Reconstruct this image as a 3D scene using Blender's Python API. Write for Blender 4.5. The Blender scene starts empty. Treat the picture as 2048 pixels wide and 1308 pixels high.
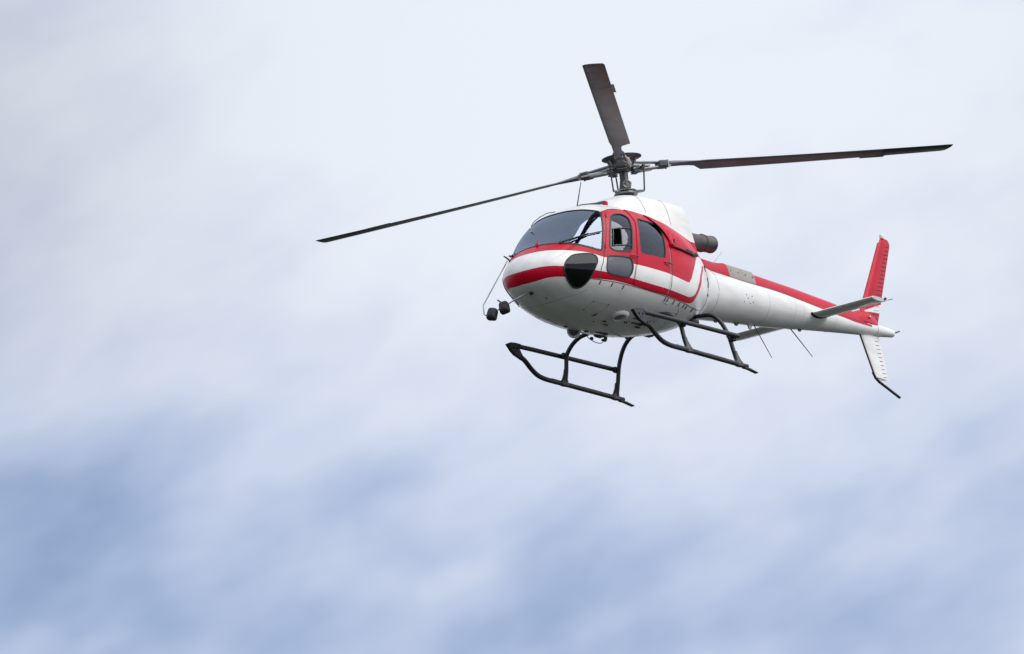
import bpy, math, random
import numpy as np
from mathutils import Vector, Matrix
from mathutils.geometry import delaunay_2d_cdt

random.seed(4)
scene = bpy.context.scene
COL = scene.collection
PI = math.pi

# ------------------------------------------------------------------ camera
CAM_Z = 1.7
ELEV = math.radians(15.0)
DIST = 100.0008                       # metres from the photographer to the helicopter
PXM = 141.9096                     # picture pixels (of 2048) per metre at that distance
cam_d = bpy.data.cameras.new('camera')
cam_d.sensor_width = 36.0
cam_d.lens = 36.0 * PXM * DIST / 2048.0
cam_d.clip_start = 0.5
cam_d.clip_end = 20000.0
cam = bpy.data.objects.new('camera', cam_d)
COL.objects.link(cam)
cam.location = (0, 0, CAM_Z)
cam.rotation_euler = (PI / 2 + ELEV, 0, 0)
scene.camera = cam

# ------------------------------------------------------------------ sun, sky, exposure
SUN_EL = math.radians(52.0)
SUN_AZ = math.radians(112.0)       # clockwise from +Y, as seen from above
sun_d = bpy.data.lights.new('sun', 'SUN')
sun_d.energy = 1.48
sun_d.angle = math.radians(66.0)
sun_d.color = (1.0, 0.965, 0.92)
sun = bpy.data.objects.new('sun', sun_d)
COL.objects.link(sun)
sdir = Vector((math.sin(SUN_AZ) * math.cos(SUN_EL), math.cos(SUN_AZ) * math.cos(SUN_EL), math.sin(SUN_EL)))
sun.rotation_euler = sdir.to_track_quat('Z', 'Y').to_euler()
sun.location = (40, -20, 60)

world = bpy.data.worlds.new('World')
scene.world = world
world.use_nodes = True
wt = world.node_tree
for n in list(wt.nodes):
    wt.nodes.remove(n)


def N(tree, kind, **kw):
    n = tree.nodes.new(kind)
    for k, v in kw.items():
        setattr(n, k, v)
    return n


def sock(tree, dst, val):
    if isinstance(val, bpy.types.NodeSocket):
        tree.links.new(val, dst)
    else:
        dst.default_value = val


def math_n(tree, op, a, b=0.0, c=None, clamp=False):
    n = N(tree, 'ShaderNodeMath', operation=op, use_clamp=clamp)
    sock(tree, n.inputs[0], a)
    sock(tree, n.inputs[1], b)
    if c is not None:
        sock(tree, n.inputs[2], c)
    return n.outputs[0]


w_out = N(wt, 'ShaderNodeOutputWorld')
w_bg = N(wt, 'ShaderNodeBackground')
w_bg.inputs['Strength'].default_value = 0.05
wt.links.new(w_bg.outputs[0], w_out.inputs['Surface'])
w_sky = N(wt, 'ShaderNodeTexSky')
w_sky.sky_type = 'NISHITA'
w_sky.sun_disc = False
w_sky.sun_elevation = SUN_EL
w_sky.sun_rotation = SUN_AZ
w_tc = N(wt, 'ShaderNodeTexCoord')
w_sep = N(wt, 'ShaderNodeSeparateXYZ')
wt.links.new(w_tc.outputs['Generated'], w_sep.inputs[0])
w_az = math_n(wt, 'MULTIPLY', math_n(wt, 'ARCTAN2', w_sep.outputs[0], w_sep.outputs[1]), 180 / PI)
w_el = math_n(wt, 'MULTIPLY', math_n(wt, 'ARCSINE', w_sep.outputs[2]), 180 / PI)


def lobe(az, el, ra, re, amp, slant=0.0):
    """a soft bank of cloud (or a thin or darkened spot) centred on one direction of the sky, in degrees"""
    da = math_n(wt, 'SUBTRACT', w_az, az)
    de = math_n(wt, 'SUBTRACT', w_el, el)
    c, s = math.cos(slant), math.sin(slant)
    p = math_n(wt, 'DIVIDE', math_n(wt, 'ADD', math_n(wt, 'MULTIPLY', da, c), math_n(wt, 'MULTIPLY', de, s)), ra)
    q = math_n(wt, 'DIVIDE', math_n(wt, 'SUBTRACT', math_n(wt, 'MULTIPLY', de, c), math_n(wt, 'MULTIPLY', da, s)), re)
    r2 = math_n(wt, 'ADD', math_n(wt, 'MULTIPLY', p, p), math_n(wt, 'MULTIPLY', q, q))
    g = math_n(wt, 'EXPONENT', math_n(wt, 'MULTIPLY', r2, -1.0))
    return math_n(wt, 'MULTIPLY', g, amp)


# streaky noise in direction space: one field over the whole sky
w_comb = N(wt, 'ShaderNodeCombineXYZ')
ca, sa = math.cos(math.radians(24)), math.sin(math.radians(24))
along = math_n(wt, 'ADD', math_n(wt, 'MULTIPLY', w_az, ca), math_n(wt, 'MULTIPLY', w_el, sa))
across = math_n(wt, 'SUBTRACT', math_n(wt, 'MULTIPLY', w_el, ca), math_n(wt, 'MULTIPLY', w_az, sa))
wt.links.new(math_n(wt, 'MULTIPLY', along, 0.62), w_comb.inputs[0])
wt.links.new(math_n(wt, 'MULTIPLY', across, 1.15), w_comb.inputs[1])
w_comb.inputs[2].default_value = 3.7
w_n1 = N(wt, 'ShaderNodeTexNoise')
w_n1.inputs['Scale'].default_value = 1.0
w_n1.inputs['Detail'].default_value = 3.5
w_n1.inputs['Roughness'].default_value = 0.47
w_n1.inputs['Distortion'].default_value = 0.15
wt.links.new(w_comb.outputs[0], w_n1.inputs['Vector'])
w_n2 = N(wt, 'ShaderNodeTexNoise')
w_n2.inputs['Scale'].default_value = 0.16
w_n2.inputs['Detail'].default_value = 2.0
w_comb2 = N(wt, 'ShaderNodeCombineXYZ')
wt.links.new(w_az, w_comb2.inputs[0])
wt.links.new(w_el, w_comb2.inputs[1])
w_comb2.inputs[2].default_value = 11.3
wt.links.new(w_comb2.outputs[0], w_n2.inputs['Vector'])

cover = math_n(wt, 'MULTIPLY_ADD', math_n(wt, 'SUBTRACT', w_n1.outputs['Fac'], 0.5), 0.46, 0.86)
cover = math_n(wt, 'ADD', cover, math_n(wt, 'MULTIPLY', math_n(wt, 'SUBTRACT', w_n2.outputs['Fac'], 0.5), 0.12))
SKY_LOBES = [                                    # azimuth, elevation, half widths, cover, slant
    (-1.0, 12.0, 8.0, 2.1, -0.40, 0.05),         # thinner cloud low in the picture
    (-3.8, 13.2, 1.6, 0.65, -0.26, 0.15),         # the blue gap low on the left
    (-3.0, 13.95, 1.0, 0.3, -0.12, 0.3),
    (-0.9, 13.85, 0.9, 0.28, -0.15, 0.3),
    (1.2, 13.1, 0.9, 0.3, -0.05, 0.3),
    (3.9, 12.7, 1.0, 0.5, -0.08, 0.2),
    (4.0, 14.2, 1.3, 1.0, -0.13, 0.0),
    (-4.4, 14.8, 1.5, 1.3, -0.15, 0.0),
    (1.2, 17.0, 3.6, 1.8, 0.22, 0.0),            # the bright bank at the top
]
for L in SKY_LOBES:
    cover = math_n(wt, 'ADD', cover, lobe(*L))
# finer puffs where the cloud is thin
w_n3 = N(wt, 'ShaderNodeTexNoise')
w_n3.inputs['Scale'].default_value = 1.7
w_n3.inputs['Detail'].default_value = 2.0
w_n3.inputs['Roughness'].default_value = 0.42
wt.links.new(w_comb.outputs[0], w_n3.inputs['Vector'])
thin = math_n(wt, 'MULTIPLY_ADD', cover, -1.1, 1.12, clamp=True)
cover = math_n(wt, 'ADD', cover, math_n(wt, 'MULTIPLY', math_n(wt, 'MULTIPLY', math_n(wt, 'SUBTRACT', w_n3.outputs['Fac'], 0.49), 0.72), thin))
cover = math_n(wt, 'MINIMUM', math_n(wt, 'MAXIMUM', cover, 0.0), 1.0)

w_ramp = N(wt, 'ShaderNodeValToRGB')             # thin cloud is bluish, thick cloud near white
cr = w_ramp.color_ramp
cr.interpolation = 'B_SPLINE'
cr.elements[0].position = 0.12
cr.elements[0].color = (0.225, 0.35, 0.58, 1)
cr.elements[1].position = 1.0
cr.elements[1].color = (0.845, 0.90, 0.97, 1)
for p_, c_ in ((0.40, (0.395, 0.49, 0.725)), (0.62, (0.54, 0.62, 0.815)), (0.82, (0.70, 0.755, 0.885))):
    e_ = cr.elements.new(p_)
    e_.color = (*c_, 1)
wt.links.new(cover, w_ramp.inputs[0])
w_cc = N(wt, 'ShaderNodeVectorMath', operation='SCALE')
wt.links.new(w_ramp.outputs[0], w_cc.inputs[0])
w_dark = math_n(wt, 'ADD', lobe(-4.8, 16.6, 2.2, 2.4, 0.20), lobe(5.2, 16.2, 1.2, 2.0, 0.07))   # sky colour darkened at the upper left, slightly at the upper right
wt.links.new(math_n(wt, 'MULTIPLY_ADD', w_dark, -10.0, 10.0), w_cc.inputs['Scale'])
w_mix = N(wt, 'ShaderNodeMix', data_type='RGBA')
w_fac = math_n(wt, 'MULTIPLY_ADD', cover, 0.55, 0.62, clamp=True)
wt.links.new(w_fac, w_mix.inputs[0])
wt.links.new(w_sky.outputs[0], w_mix.inputs[6])
wt.links.new(w_cc.outputs[0], w_mix.inputs[7])
wt.links.new(w_mix.outputs[2], w_bg.inputs['Color'])

vs = scene.view_settings
vs.view_transform = 'Standard'
vs.look = 'None'
vs.exposure = 1.0
vs.gamma = 1.0
vs.use_curve_mapping = False
scene.render.filter_size = 1.5


# ------------------------------------------------------------------ materials
def mat(name, color, rough=0.5, metal=0.0, coat=0.0, noise=0.0, nscale=6.0, dirt=None, spec=0.5, bump=0.0, streak=None):
    m = bpy.data.materials.new(name)
    m.use_nodes = True
    t = m.node_tree
    b = t.nodes['Principled BSDF']
    b.inputs['Roughness'].default_value = rough
    b.inputs['Metallic'].default_value = metal
    b.inputs['Coat Weight'].default_value = coat
    b.inputs['Coat Roughness'].default_value = 0.06
    b.inputs['Specular IOR Level'].default_value = spec
    tc = N(t, 'ShaderNodeTexCoord')
    nz = N(t, 'ShaderNodeTexNoise')
    nz.inputs['Scale'].default_value = nscale
    nz.inputs['Detail'].default_value = 5
    if streak:
        mp = N(t, 'ShaderNodeMapping')
        mp.inputs['Scale'].default_value = streak
        t.links.new(tc.outputs['Object'], mp.inputs[0])
        t.links.new(mp.outputs[0], nz.inputs['Vector'])
    else:
        t.links.new(tc.outputs['Object'], nz.inputs['Vector'])
    mx = N(t, 'ShaderNodeMix', data_type='RGBA')
    d = dirt if dirt else tuple(c * 0.6 for c in color)
    mx.inputs[6].default_value = (*color, 1)
    mx.inputs[7].default_value = (*d, 1)
    r = N(t, 'ShaderNodeMapRange')
    r.inputs['From Min'].default_value = 0.42
    r.inputs['From Max'].default_value = 0.75
    r.inputs['To Max'].default_value = noise
    t.links.new(nz.outputs['Fac'], r.inputs['Value'])
    t.links.new(r.outputs[0], mx.inputs[0])
    t.links.new(mx.outputs[2], b.inputs['Base Color'])
    rr = N(t, 'ShaderNodeMapRange')
    rr.inputs['To Min'].default_value = max(0.02, rough - 0.07)
    rr.inputs['To Max'].default_value = min(1.0, rough + 0.12)
    t.links.new(nz.outputs['Fac'], rr.inputs['Value'])
    t.links.new(rr.outputs[0], b.inputs['Roughness'])
    if bump:
        bp = N(t, 'ShaderNodeBump')
        bp.inputs['Strength'].default_value = bump
        bp.inputs['Distance'].default_value = 0.01
        n2 = N(t, 'ShaderNodeTexNoise')
        n2.inputs['Scale'].default_value = 2.2
        n2.inputs['Detail'].default_value = 1.5
        t.links.new(tc.outputs['Object'], n2.inputs['Vector'])
        t.links.new(n2.outputs['Fac'], bp.inputs['Height'])
        t.links.new(bp.outputs[0], b.inputs['Normal'])
    return m


def glass(name, tint, f0=0.09, rough=0.015, refl=(0.95, 0.97, 1.0), wave=0.0):
    m = bpy.data.materials.new(name)
    m.use_nodes = True
    t = m.node_tree
    t.nodes.remove(t.nodes['Principled BSDF'])
    out = [n for n in t.nodes if n.type == 'OUTPUT_MATERIAL'][0]
    tr = N(t, 'ShaderNodeBsdfTransparent')
    tr.inputs[0].default_value = (*tint, 1)
    gl = N(t, 'ShaderNodeBsdfGlossy')
    gl.inputs['Roughness'].default_value = rough
    gl.inputs['Color'].default_value = (*refl, 1)
    lw = N(t, 'ShaderNodeFresnel')
    lw.inputs['IOR'].default_value = (1 + math.sqrt(f0)) / (1 - math.sqrt(f0))
    mx = N(t, 'ShaderNodeMixShader')
    t.links.new(lw.outputs[0], mx.inputs[0])
    t.links.new(tr.outputs[0], mx.inputs[1])
    t.links.new(gl.outputs[0], mx.inputs[2])
    t.links.new(mx.outputs[0], out.inputs['Surface'])
    if wave:                                     # slight unevenness of the moulded pane
        tc = N(t, 'ShaderNodeTexCoord')
        mp = N(t, 'ShaderNodeMapping')
        mp.inputs['Rotation'].default_value = (0, math.radians(48), 0)
        mp.inputs['Scale'].default_value = (0.8, 4.5, 5.0)
        nz = N(t, 'ShaderNodeTexNoise')
        nz.inputs['Scale'].default_value = 1.3
        nz.inputs['Detail'].default_value = 2.5
        t.links.new(tc.outputs['Object'], mp.inputs[0])
        t.links.new(mp.outputs[0], nz.inputs['Vector'])
        bp = N(t, 'ShaderNodeBump')
        bp.inputs['Strength'].default_value = wave
        bp.inputs['Distance'].default_value = 0.05
        t.links.new(nz.outputs['Fac'], bp.inputs['Height'])
        t.links.new(bp.outputs[0], gl.inputs['Normal'])
    return m


M = {
    'white': mat('white_paint', (0.80, 0.80, 0.78), 0.34, coat=0.35, noise=0.5, nscale=2.5, dirt=(0.56, 0.55, 0.51), bump=0.08, streak=(0.7, 2.6, 2.6)),
    'red': mat('red_paint', (0.52, 0.001, 0.022), 0.34, spec=0.18, coat=0.10, noise=0.5, nscale=2.5, dirt=(0.37, 0.002, 0.017), bump=0.08, streak=(0.7, 2.6, 2.6)),
    'seal': mat('black_rubber', (0.018, 0.019, 0.022), 0.55, noise=0.3),
    'seam': mat('panel_gap', (0.06, 0.06, 0.06), 0.7),
    'faint': mat('panel_joint', (0.34, 0.34, 0.33), 0.6),
    'skid': mat('skid_black', (0.011, 0.012, 0.016), 0.4, noise=0.6, nscale=11, dirt=(0.026, 0.027, 0.03)),
    'grip': mat('skid_tread', (0.07, 0.07, 0.07), 0.8, noise=0.8, nscale=30, dirt=(0.02, 0.02, 0.02)),
    'blade': mat('blade_paint', (0.12, 0.11, 0.128), 0.4, noise=0.6, nscale=2.0, dirt=(0.07, 0.064, 0.075)),
    'bladetip': mat('blade_tip_paint', (0.014, 0.013, 0.014), 0.4, noise=0.3),
    'metal': mat('grey_metal', (0.30, 0.30, 0.31), 0.38, metal=0.75, noise=0.4, nscale=12),
    'darkmetal': mat('dark_metal', (0.075, 0.075, 0.085), 0.45, metal=0.4, noise=0.5, nscale=14),
    'steel': mat('bright_steel', (0.55, 0.55, 0.56), 0.3, metal=0.9, noise=0.2),
    'exhaust': mat('exhaust_steel', (0.12, 0.105, 0.105), 0.45, metal=0.6, noise=0.6, nscale=8, dirt=(0.06, 0.052, 0.05)),
    'soot': mat('soot', (0.01, 0.01, 0.01), 0.9),
    'lining': mat('cabin_lining', (0.42, 0.42, 0.42), 0.8, noise=0.3),
    'seat': mat('seat_fabric', (0.05, 0.055, 0.07), 0.9, noise=0.3),
    'panel': mat('panel_black', (0.02, 0.02, 0.022), 0.6),
    'pale': mat('pale_trim', (0.52, 0.51, 0.48), 0.6, noise=0.2),
    'shield': mat('heat_shield', (0.31, 0.295, 0.26), 0.5, metal=0.25, noise=0.5, nscale=7),
    'lens': mat('lamp_lens', (0.10, 0.11, 0.12), 0.12, coat=0.8),
    'redlens': mat('red_lens', (0.65, 0.10, 0.09), 0.2, coat=0.8),
    'glass': glass('windshield_glass', (0.32, 0.38, 0.52), 0.24, rough=0.05, refl=(0.72, 0.82, 1.0), wave=0.02),
    'sideglass': glass('side_glass', (0.34, 0.36, 0.42), 0.07, rough=0.025, refl=(0.86, 0.9, 1.0), wave=0.05),
    'smoke': glass('smoked_glass', (0.04, 0.045, 0.05), 0.03, rough=0.025),
    'matt': mat('grey_blind', (0.075, 0.08, 0.105), 0.4, coat=0.35, noise=0.2),
    'darkred': mat('dark_red', (0.28, 0.008, 0.016), 0.5),
    'grass': mat('grass_ground', (0.022, 0.028, 0.021), 0.95, noise=0.7, nscale=0.05, dirt=(0.036, 0.035, 0.029)),
}


# ------------------------------------------------------------------ mesh helpers
def link(name, me, parent=None):
    o = bpy.data.objects.new(name, me)
    COL.objects.link(o)
    if parent is not None:
        o.parent = parent
    return o


class MB:
    """collects shapes for ONE mesh object"""

    def __init__(self):
        self.v, self.f, self.m = [], [], []

    def add(self, vs_, fs, mi=0):
        b = len(self.v)
        self.v += [tuple(map(float, p)) for p in vs_]
        self.f += [tuple(i + b for i in q) for q in fs]
        self.m += [mi] * len(fs)
        return self

    def box(self, c, size, rot=None, mi=0, bev=0.0):
        sx, sy, sz = [s * 0.5 for s in size]
        c = Vector(c)
        if bev <= 0:
            pts = [Vector((x, y, z)) for x in (-sx, sx) for y in (-sy, sy) for z in (-sz, sz)]
            fs = [(0, 1, 3, 2), (4, 6, 7, 5), (0, 4, 5, 1), (2, 3, 7, 6), (0, 2, 6, 4), (1, 5, 7, 3)]
        else:
            b = min(bev, sx * .9, sy * .9, sz * .9)
            pts, idx = [], {}
            for x in (-1, 1):
                for y in (-1, 1):
                    for z in (-1, 1):
                        for ax in range(3):
                            p = [x * (sx - b), y * (sy - b), z * (sz - b)]
                            p[ax] = (x * sx, y * sy, z * sz)[ax]
                            idx[(x, y, z, ax)] = len(pts)
                            pts.append(Vector(p))
            fs = []
            for ax in range(3):
                o = [i for i in range(3) if i != ax]
                for s in (-1, 1):
                    q = []
                    for a, d in ((-1, -1), (1, -1), (1, 1), (-1, 1)):
                        k = [0, 0, 0]
                        k[ax] = s
                        k[o[0]] = a
                        k[o[1]] = d
                        q.append(idx[(*k, ax)])
                    fs.append(tuple(q))
            for ax in range(3):
                o = [i for i in range(3) if i != ax]
                for a in (-1, 1):
                    for d in (-1, 1):
                        k0 = [0, 0, 0]
                        k1 = [0, 0, 0]
                        k0[ax], k1[ax] = -1, 1
                        k0[o[0]] = k1[o[0]] = a
                        k0[o[1]] = k1[o[1]] = d
                        fs.append((idx[(*k0, o[0])], idx[(*k1, o[0])], idx[(*k1, o[1])], idx[(*k0, o[1])]))
            for x in (-1, 1):
                for y in (-1, 1):
                    for z in (-1, 1):
                        fs.append(tuple(idx[(x, y, z, a)] for a in range(3)))
        if rot is not None:
            pts = [rot @ p for p in pts]
        return self.add([p + c for p in pts], fs, mi)

    def tube(self, path, rad, seg=10, mi=0, caps=True, flat=1.0, up=(0, 0, 1)):
        P = [Vector(p) for p in path]
        n = len(P)
        R = rad if hasattr(rad, '__len__') else [rad] * n
        vs_, fs = [], []
        for i in range(n):
            t = (P[min(i + 1, n - 1)] - P[max(i - 1, 0)]).normalized()
            u = Vector(up)
            if abs(t.dot(u)) > 0.97:
                u = Vector((0, 1, 0)) if abs(t.y) < .9 else Vector((1, 0, 0))
            a = t.cross(u).normalized()
            b = a.cross(t).normalized()
            for k in range(seg):
                th = 2 * PI * k / seg
                vs_.append(P[i] + a * (math.cos(th) * R[i]) + b * (math.sin(th) * R[i] * flat))
        for i in range(n - 1):
            for k in range(seg):
                k2 = (k + 1) % seg
                fs.append((i * seg + k, i * seg + k2, (i + 1) * seg + k2, (i + 1) * seg + k))
        if caps:
            fs.append(tuple(range(seg))[::-1])
            fs.append(tuple((n - 1) * seg + k for k in range(seg)))
        return self.add(vs_, fs, mi)

    def lathe(self, prof, origin, axis=(0, 0, 1), seg=24, mi=0):
        """prof: list of (radius, height along axis)"""
        q = Vector(axis).to_track_quat('Z', 'Y')
        o = Vector(origin)
        vs_, fs = [], []
        for r, h in prof:
            for k in range(seg):
                th = 2 * PI * k / seg
                vs_.append(o + q @ Vector((r * math.cos(th), r * math.sin(th), h)))
        for i in range(len(prof) - 1):
            for k in range(seg):
                k2 = (k + 1) % seg
                fs.append((i * seg + k, i * seg + k2, (i + 1) * seg + k2, (i + 1) * seg + k))
        if prof[0][0] > 1e-4:
            fs.append(tuple(range(seg))[::-1])
        if prof[-1][0] > 1e-4:
            fs.append(tuple((len(prof) - 1) * seg + k for k in range(seg)))
        return self.add(vs_, fs, mi)

    def loft(self, rings, mi=0, caps=True, closed=True):
        seg = len(rings[0])
        vs_ = [p for r in rings for p in r]
        fs = []
        for i in range(len(rings) - 1):
            for k in range(seg if closed else seg - 1):
                k2 = (k + 1) % seg
                fs.append((i * seg + k, i * seg + k2, (i + 1) * seg + k2, (i + 1) * seg + k))
        if caps:
            fs.append(tuple(range(seg))[::-1])
            fs.append(tuple((len(rings) - 1) * seg + k for k in range(seg)))
        return self.add(vs_, fs, mi)

    def prism(self, poly, vec, mi=0):
        """poly: 3-D outline, extruded along vec"""
        n = len(poly)
        v = Vector(vec)
        vs_ = [Vector(p) for p in poly] + [Vector(p) + v for p in poly]
        fs = [tuple(range(n))[::-1], tuple(range(n, 2 * n))]
        fs += [(i, (i + 1) % n, n + (i + 1) % n, n + i) for i in range(n)]
        return self.add(vs_, fs, mi)

    def build(self, name, mats, parent=None, smooth=35.0):
        me = bpy.data.meshes.new(name)
        me.from_pydata(self.v, [], self.f)
        if not isinstance(mats, (list, tuple)):
            mats = [mats]
        for m in mats:
            me.materials.append(m)
        me.polygons.foreach_set('material_index', self.m)
        import bmesh
        bm = bmesh.new()
        bm.from_mesh(me)
        bmesh.ops.recalc_face_normals(bm, faces=bm.faces)
        if smooth:
            lim = math.radians(smooth)
            for f in bm.faces:
                f.smooth = True
            for e in bm.edges:
                if len(e.link_faces) == 2 and e.calc_face_angle(0) > lim:
                    e.smooth = False
        bm.to_mesh(me)
        bm.free()
        return link(name, me, parent)


def mirror_y(mb):
    o = MB()
    o.v = [(x, -y, z) for x, y, z in mb.v]
    o.f = [tuple(reversed(f)) for f in mb.f]
    o.m = list(mb.m)
    return o


def catmull(P, n=8, closed=False):
    P = [np.asarray(p, float) for p in P]
    out = []
    m = len(P)
    rng = range(m) if closed else range(m - 1)
    for i in rng:
        p0 = P[(i - 1) % m] if closed or i > 0 else 2 * P[0] - P[1]
        p1, p2 = P[i], P[(i + 1) % m]
        p3 = P[(i + 2) % m] if closed or i + 2 < m else 2 * P[-1] - P[-2]
        for k in range(n):
            t = k / n
            out.append(0.5 * (2 * p1 + (p2 - p0) * t + (2 * p0 - 5 * p1 + 4 * p2 - p3) * t * t + (3 * p1 - p0 - 3 * p2 + p3) * t ** 3))
    if not closed:
        out.append(P[-1])
    return np.array(out)


# ------------------------------------------------------------------ ground (below the frame; it lights the belly)
g = MB()
S = 9000.0
n_g = 12
for i in range(n_g):
    for j in range(n_g):
        x0, y0 = -S + 2 * S * i / n_g, -S + 2 * S * j / n_g
        d = 2 * S / n_g
        g.add([(x0, y0, 0), (x0 + d, y0, 0), (x0 + d, y0 + d, 0), (x0, y0 + d, 0)], [(0, 1, 2, 3)])
ground = g.build('ground', M['grass'], smooth=0)
ground['kind'] = 'structure'

# ------------------------------------------------------------------ the helicopter's frame: x forward, y port, z up, origin under the mast at skid level
RM = Matrix(((-0.554783, 0.825001, -0.10765), (-0.153685, -0.228778, -0.961271), (-0.817678, -0.516752, 0.253712)))
TT = Vector((1.90612, 0.70070, 0.0))
right = Vector((1, 0, 0))
fwd = Vector((0, math.cos(ELEV), math.sin(ELEV)))
upv = Vector((0, -math.sin(ELEV), math.cos(ELEV)))
B = Matrix((right, -upv, fwd)).transposed()
rot3 = (B @ RM)
rot3 = rot3.to_quaternion().to_matrix()
loc = Vector((0, 0, CAM_Z)) + B @ (TT + Vector((0, 0, DIST)))
heli = bpy.data.objects.new('helicopter', None)
COL.objects.link(heli)
heli.empty_display_size = 0.5
heli.matrix_world = Matrix.Translation(loc) @ rot3.to_4x4()
heli['label'] = 'red and white helicopter with black skids flying against a cloudy sky'
heli['category'] = 'helicopter'

# ------------------------------------------------------------------ fuselage skin as one smooth lofted surface
# x, top z, bottom z, z of greatest width, half width, upper and lower roundness
HULL = np.array([
    [3.045, 1.03, 1.03, 1.03, 0.0, 2.0, 2.0],
    [2.97, 1.205, 0.86, 1.05, 0.235, 2.0, 2.0],
    [2.80, 1.345, 0.765, 1.07, 0.435, 2.05, 2.0],
    [2.50, 1.565, 0.655, 1.10, 0.605, 2.15, 2.0],
    [2.15, 1.915, 0.574, 1.14, 0.743, 2.35, 2.05],
    [1.75, 2.155, 0.536, 1.175, 0.850, 2.45, 2.1],
    [1.35, 2.255, 0.529, 1.20, 0.905, 2.45, 2.2],
    [0.95, 2.300, 0.548, 1.215, 0.930, 2.4, 2.3],
    [0.45, 2.305, 0.578, 1.22, 0.933, 2.35, 2.3],
    [0.00, 2.280, 0.624, 1.23, 0.903, 2.3, 2.2],
    [-0.45, 2.225, 0.709, 1.275, 0.801, 2.35, 2.1],
    [-0.85, 2.125, 0.833, 1.350, 0.640, 2.4, 2.05],
    [-1.25, 1.955, 1.010, 1.4825, 0.468, 2.0, 2.0]])


def spline(t, Y):
    n = len(t)
    A = np.zeros((n, n))
    Bv = np.zeros((n,) + Y.shape[1:])
    h = np.diff(t)
    A[0, 0] = A[-1, -1] = 1
    for i in range(1, n - 1):
        A[i, i - 1], A[i, i], A[i, i + 1] = h[i - 1], 2 * (h[i - 1] + h[i]), h[i]
        Bv[i] = 6 * ((Y[i + 1] - Y[i]) / h[i] - (Y[i] - Y[i - 1]) / h[i - 1])
    Mv = np.linalg.solve(A, Bv)

    def f(x):
        x = np.asarray(x, float)
        i = np.clip(np.searchsorted(t, x) - 1, 0, n - 2)
        hh = h[i][..., None]
        a = ((t[i + 1] - x)[..., None]) / hh
        b = 1 - a
        return a * Y[i] + b * Y[i + 1] + ((a ** 3 - a) * Mv[i] + (b ** 3 - b) * Mv[i + 1]) * hh ** 2 / 6
    return f


def make_hull(tab):
    k = tab[:, [0, 1, 4]]
    t = np.concatenate([[0], np.cumsum(np.sqrt((np.diff(k, axis=0) ** 2).sum(1)))])
    T = tab[1:5][::-1]
    z0 = tab[0, 1]
    m = T.copy()
    for c in (1, 2, 3):
        m[:, c] = 2 * z0 - T[:, c]
    m[:, 4] = -T[:, 4]
    return spline(np.concatenate([-t[1:5][::-1], t]), np.concatenate([m, tab])), t[-1]


hull_f, HULL_L = make_hull(HULL)


def hull(u, v, side=1):
    """u 0 nose .. 1 tail joint; v 0 roof line .. 0.5 widest .. 1 keel"""
    p = hull_f(np.asarray(u, float) * HULL_L)
    v = np.asarray(v, float)
    x, zt, zb, zw, w, nu, nl = [p[..., i] for i in range(7)]
    a = v * PI
    top = v <= .5
    n = np.where(top, nu, nl)
    c = np.abs(np.cos(a)) ** (2 / n)
    s = np.abs(np.sin(a)) ** (2 / n)
    return np.stack([x, side * w * s, np.where(top, zw + (zt - zw) * c, zw - (zw - zb) * c)], -1)


def hull_n(u, v, side=1):
    e = 2e-3
    u = np.asarray(u, float)
    v = np.asarray(v, float)
    uu = np.clip(u, 0.004, 1 - e)
    vv = np.clip(v, 0.012, 0.988)
    a = hull(uu + e, vv) - hull(uu - e, vv)
    b = hull(uu, vv + 5 * e) - hull(uu, vv - 5 * e)
    n = np.cross(b, a)
    n /= np.linalg.norm(n, axis=-1, keepdims=True) + 1e-12
    n[..., 1] = np.where((v < 0.006) | (v > 0.994), 0, n[..., 1])
    pole = u < 0.003
    n[pole] = (1, 0, 0)
    n /= np.linalg.norm(n, axis=-1, keepdims=True) + 1e-12
    # outward: away from the body axis
    p = hull(uu, vv)
    c = np.stack([np.minimum(p[..., 0], 2.2) - 0.0, 0 * u, 0 * u + 1.2], -1)
    c[..., 0] = np.where(p[..., 0] > 2.2, 2.0, p[..., 0])
    sg = np.sign(((p - c) * n).sum(-1, keepdims=True))
    n = n * np.where(sg == 0, 1, sg)
    n[..., 1] *= side
    return n


# outlines on that surface, port side, as (u, v)
FRONT_WIN = [(.421, .267), (.444, .253), (.469, .252), (.484, .263), (.491, .283), (.486, .313), (.476, .353), (.459, .407), (.449, .445), (.441, .459), (.429, .463), (.394, .463), (.374, .460), (.359, .450), (.355, .433), (.376, .360), (.406, .290)]
REAR_WIN = [(.533, .285), (.568, .279), (.618, .279), (.633, .291), (.635, .317), (.628, .350), (.618, .397), (.611, .427), (.601, .456), (.593, .461), (.551, .463), (.496, .463), (.486, .458), (.486, .443), (.499, .383)]
LOWER_WIN = [(.344, .480), (.369, .480), (.416, .483), (.434, .487), (.440, .500), (.439, .527), (.434, .557), (.424, .583), (.411, .590), (.384, .590), (.351, .583), (.336, .570), (.329, .547), (.331, .507), (.336, .487)]
CHIN_WIN = [(.222, .729), (.204, .727), (.177, .690), (.157, .633), (.147, .573), (.149, .507), (.157, .463), (.172, .430), (.189, .417), (.222, .430), (.256, .448), (.276, .462), (.287, .476), (.290, .492), (.281, .523), (.271, .573), (.259, .637), (.249, .683), (.237, .715)]
WS_BOT = [(.162, 0.0), (.162, .03), (.172, .157), (.197, .268), (.224, .335), (.251, .388), (.290, .433), (.312, .448)]
WS_SIDE = [(.319, .445), (.334, .393), (.354, .333), (.374, .277), (.394, .228)]
WS_TOP = [(.392, .208), (.374, .170), (.351, .097), (.343, .03), (.342, 0.0)]
RED_BOT = [(.103, 0.0), (.105, .04), (.112, .117), (.139, .243), (.177, .340), (.227, .413), (.286, .463), (.324, .483), (.380, .494), (.441, .500), (.523, .507), (.621, .514), (.712, .531)]
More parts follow.
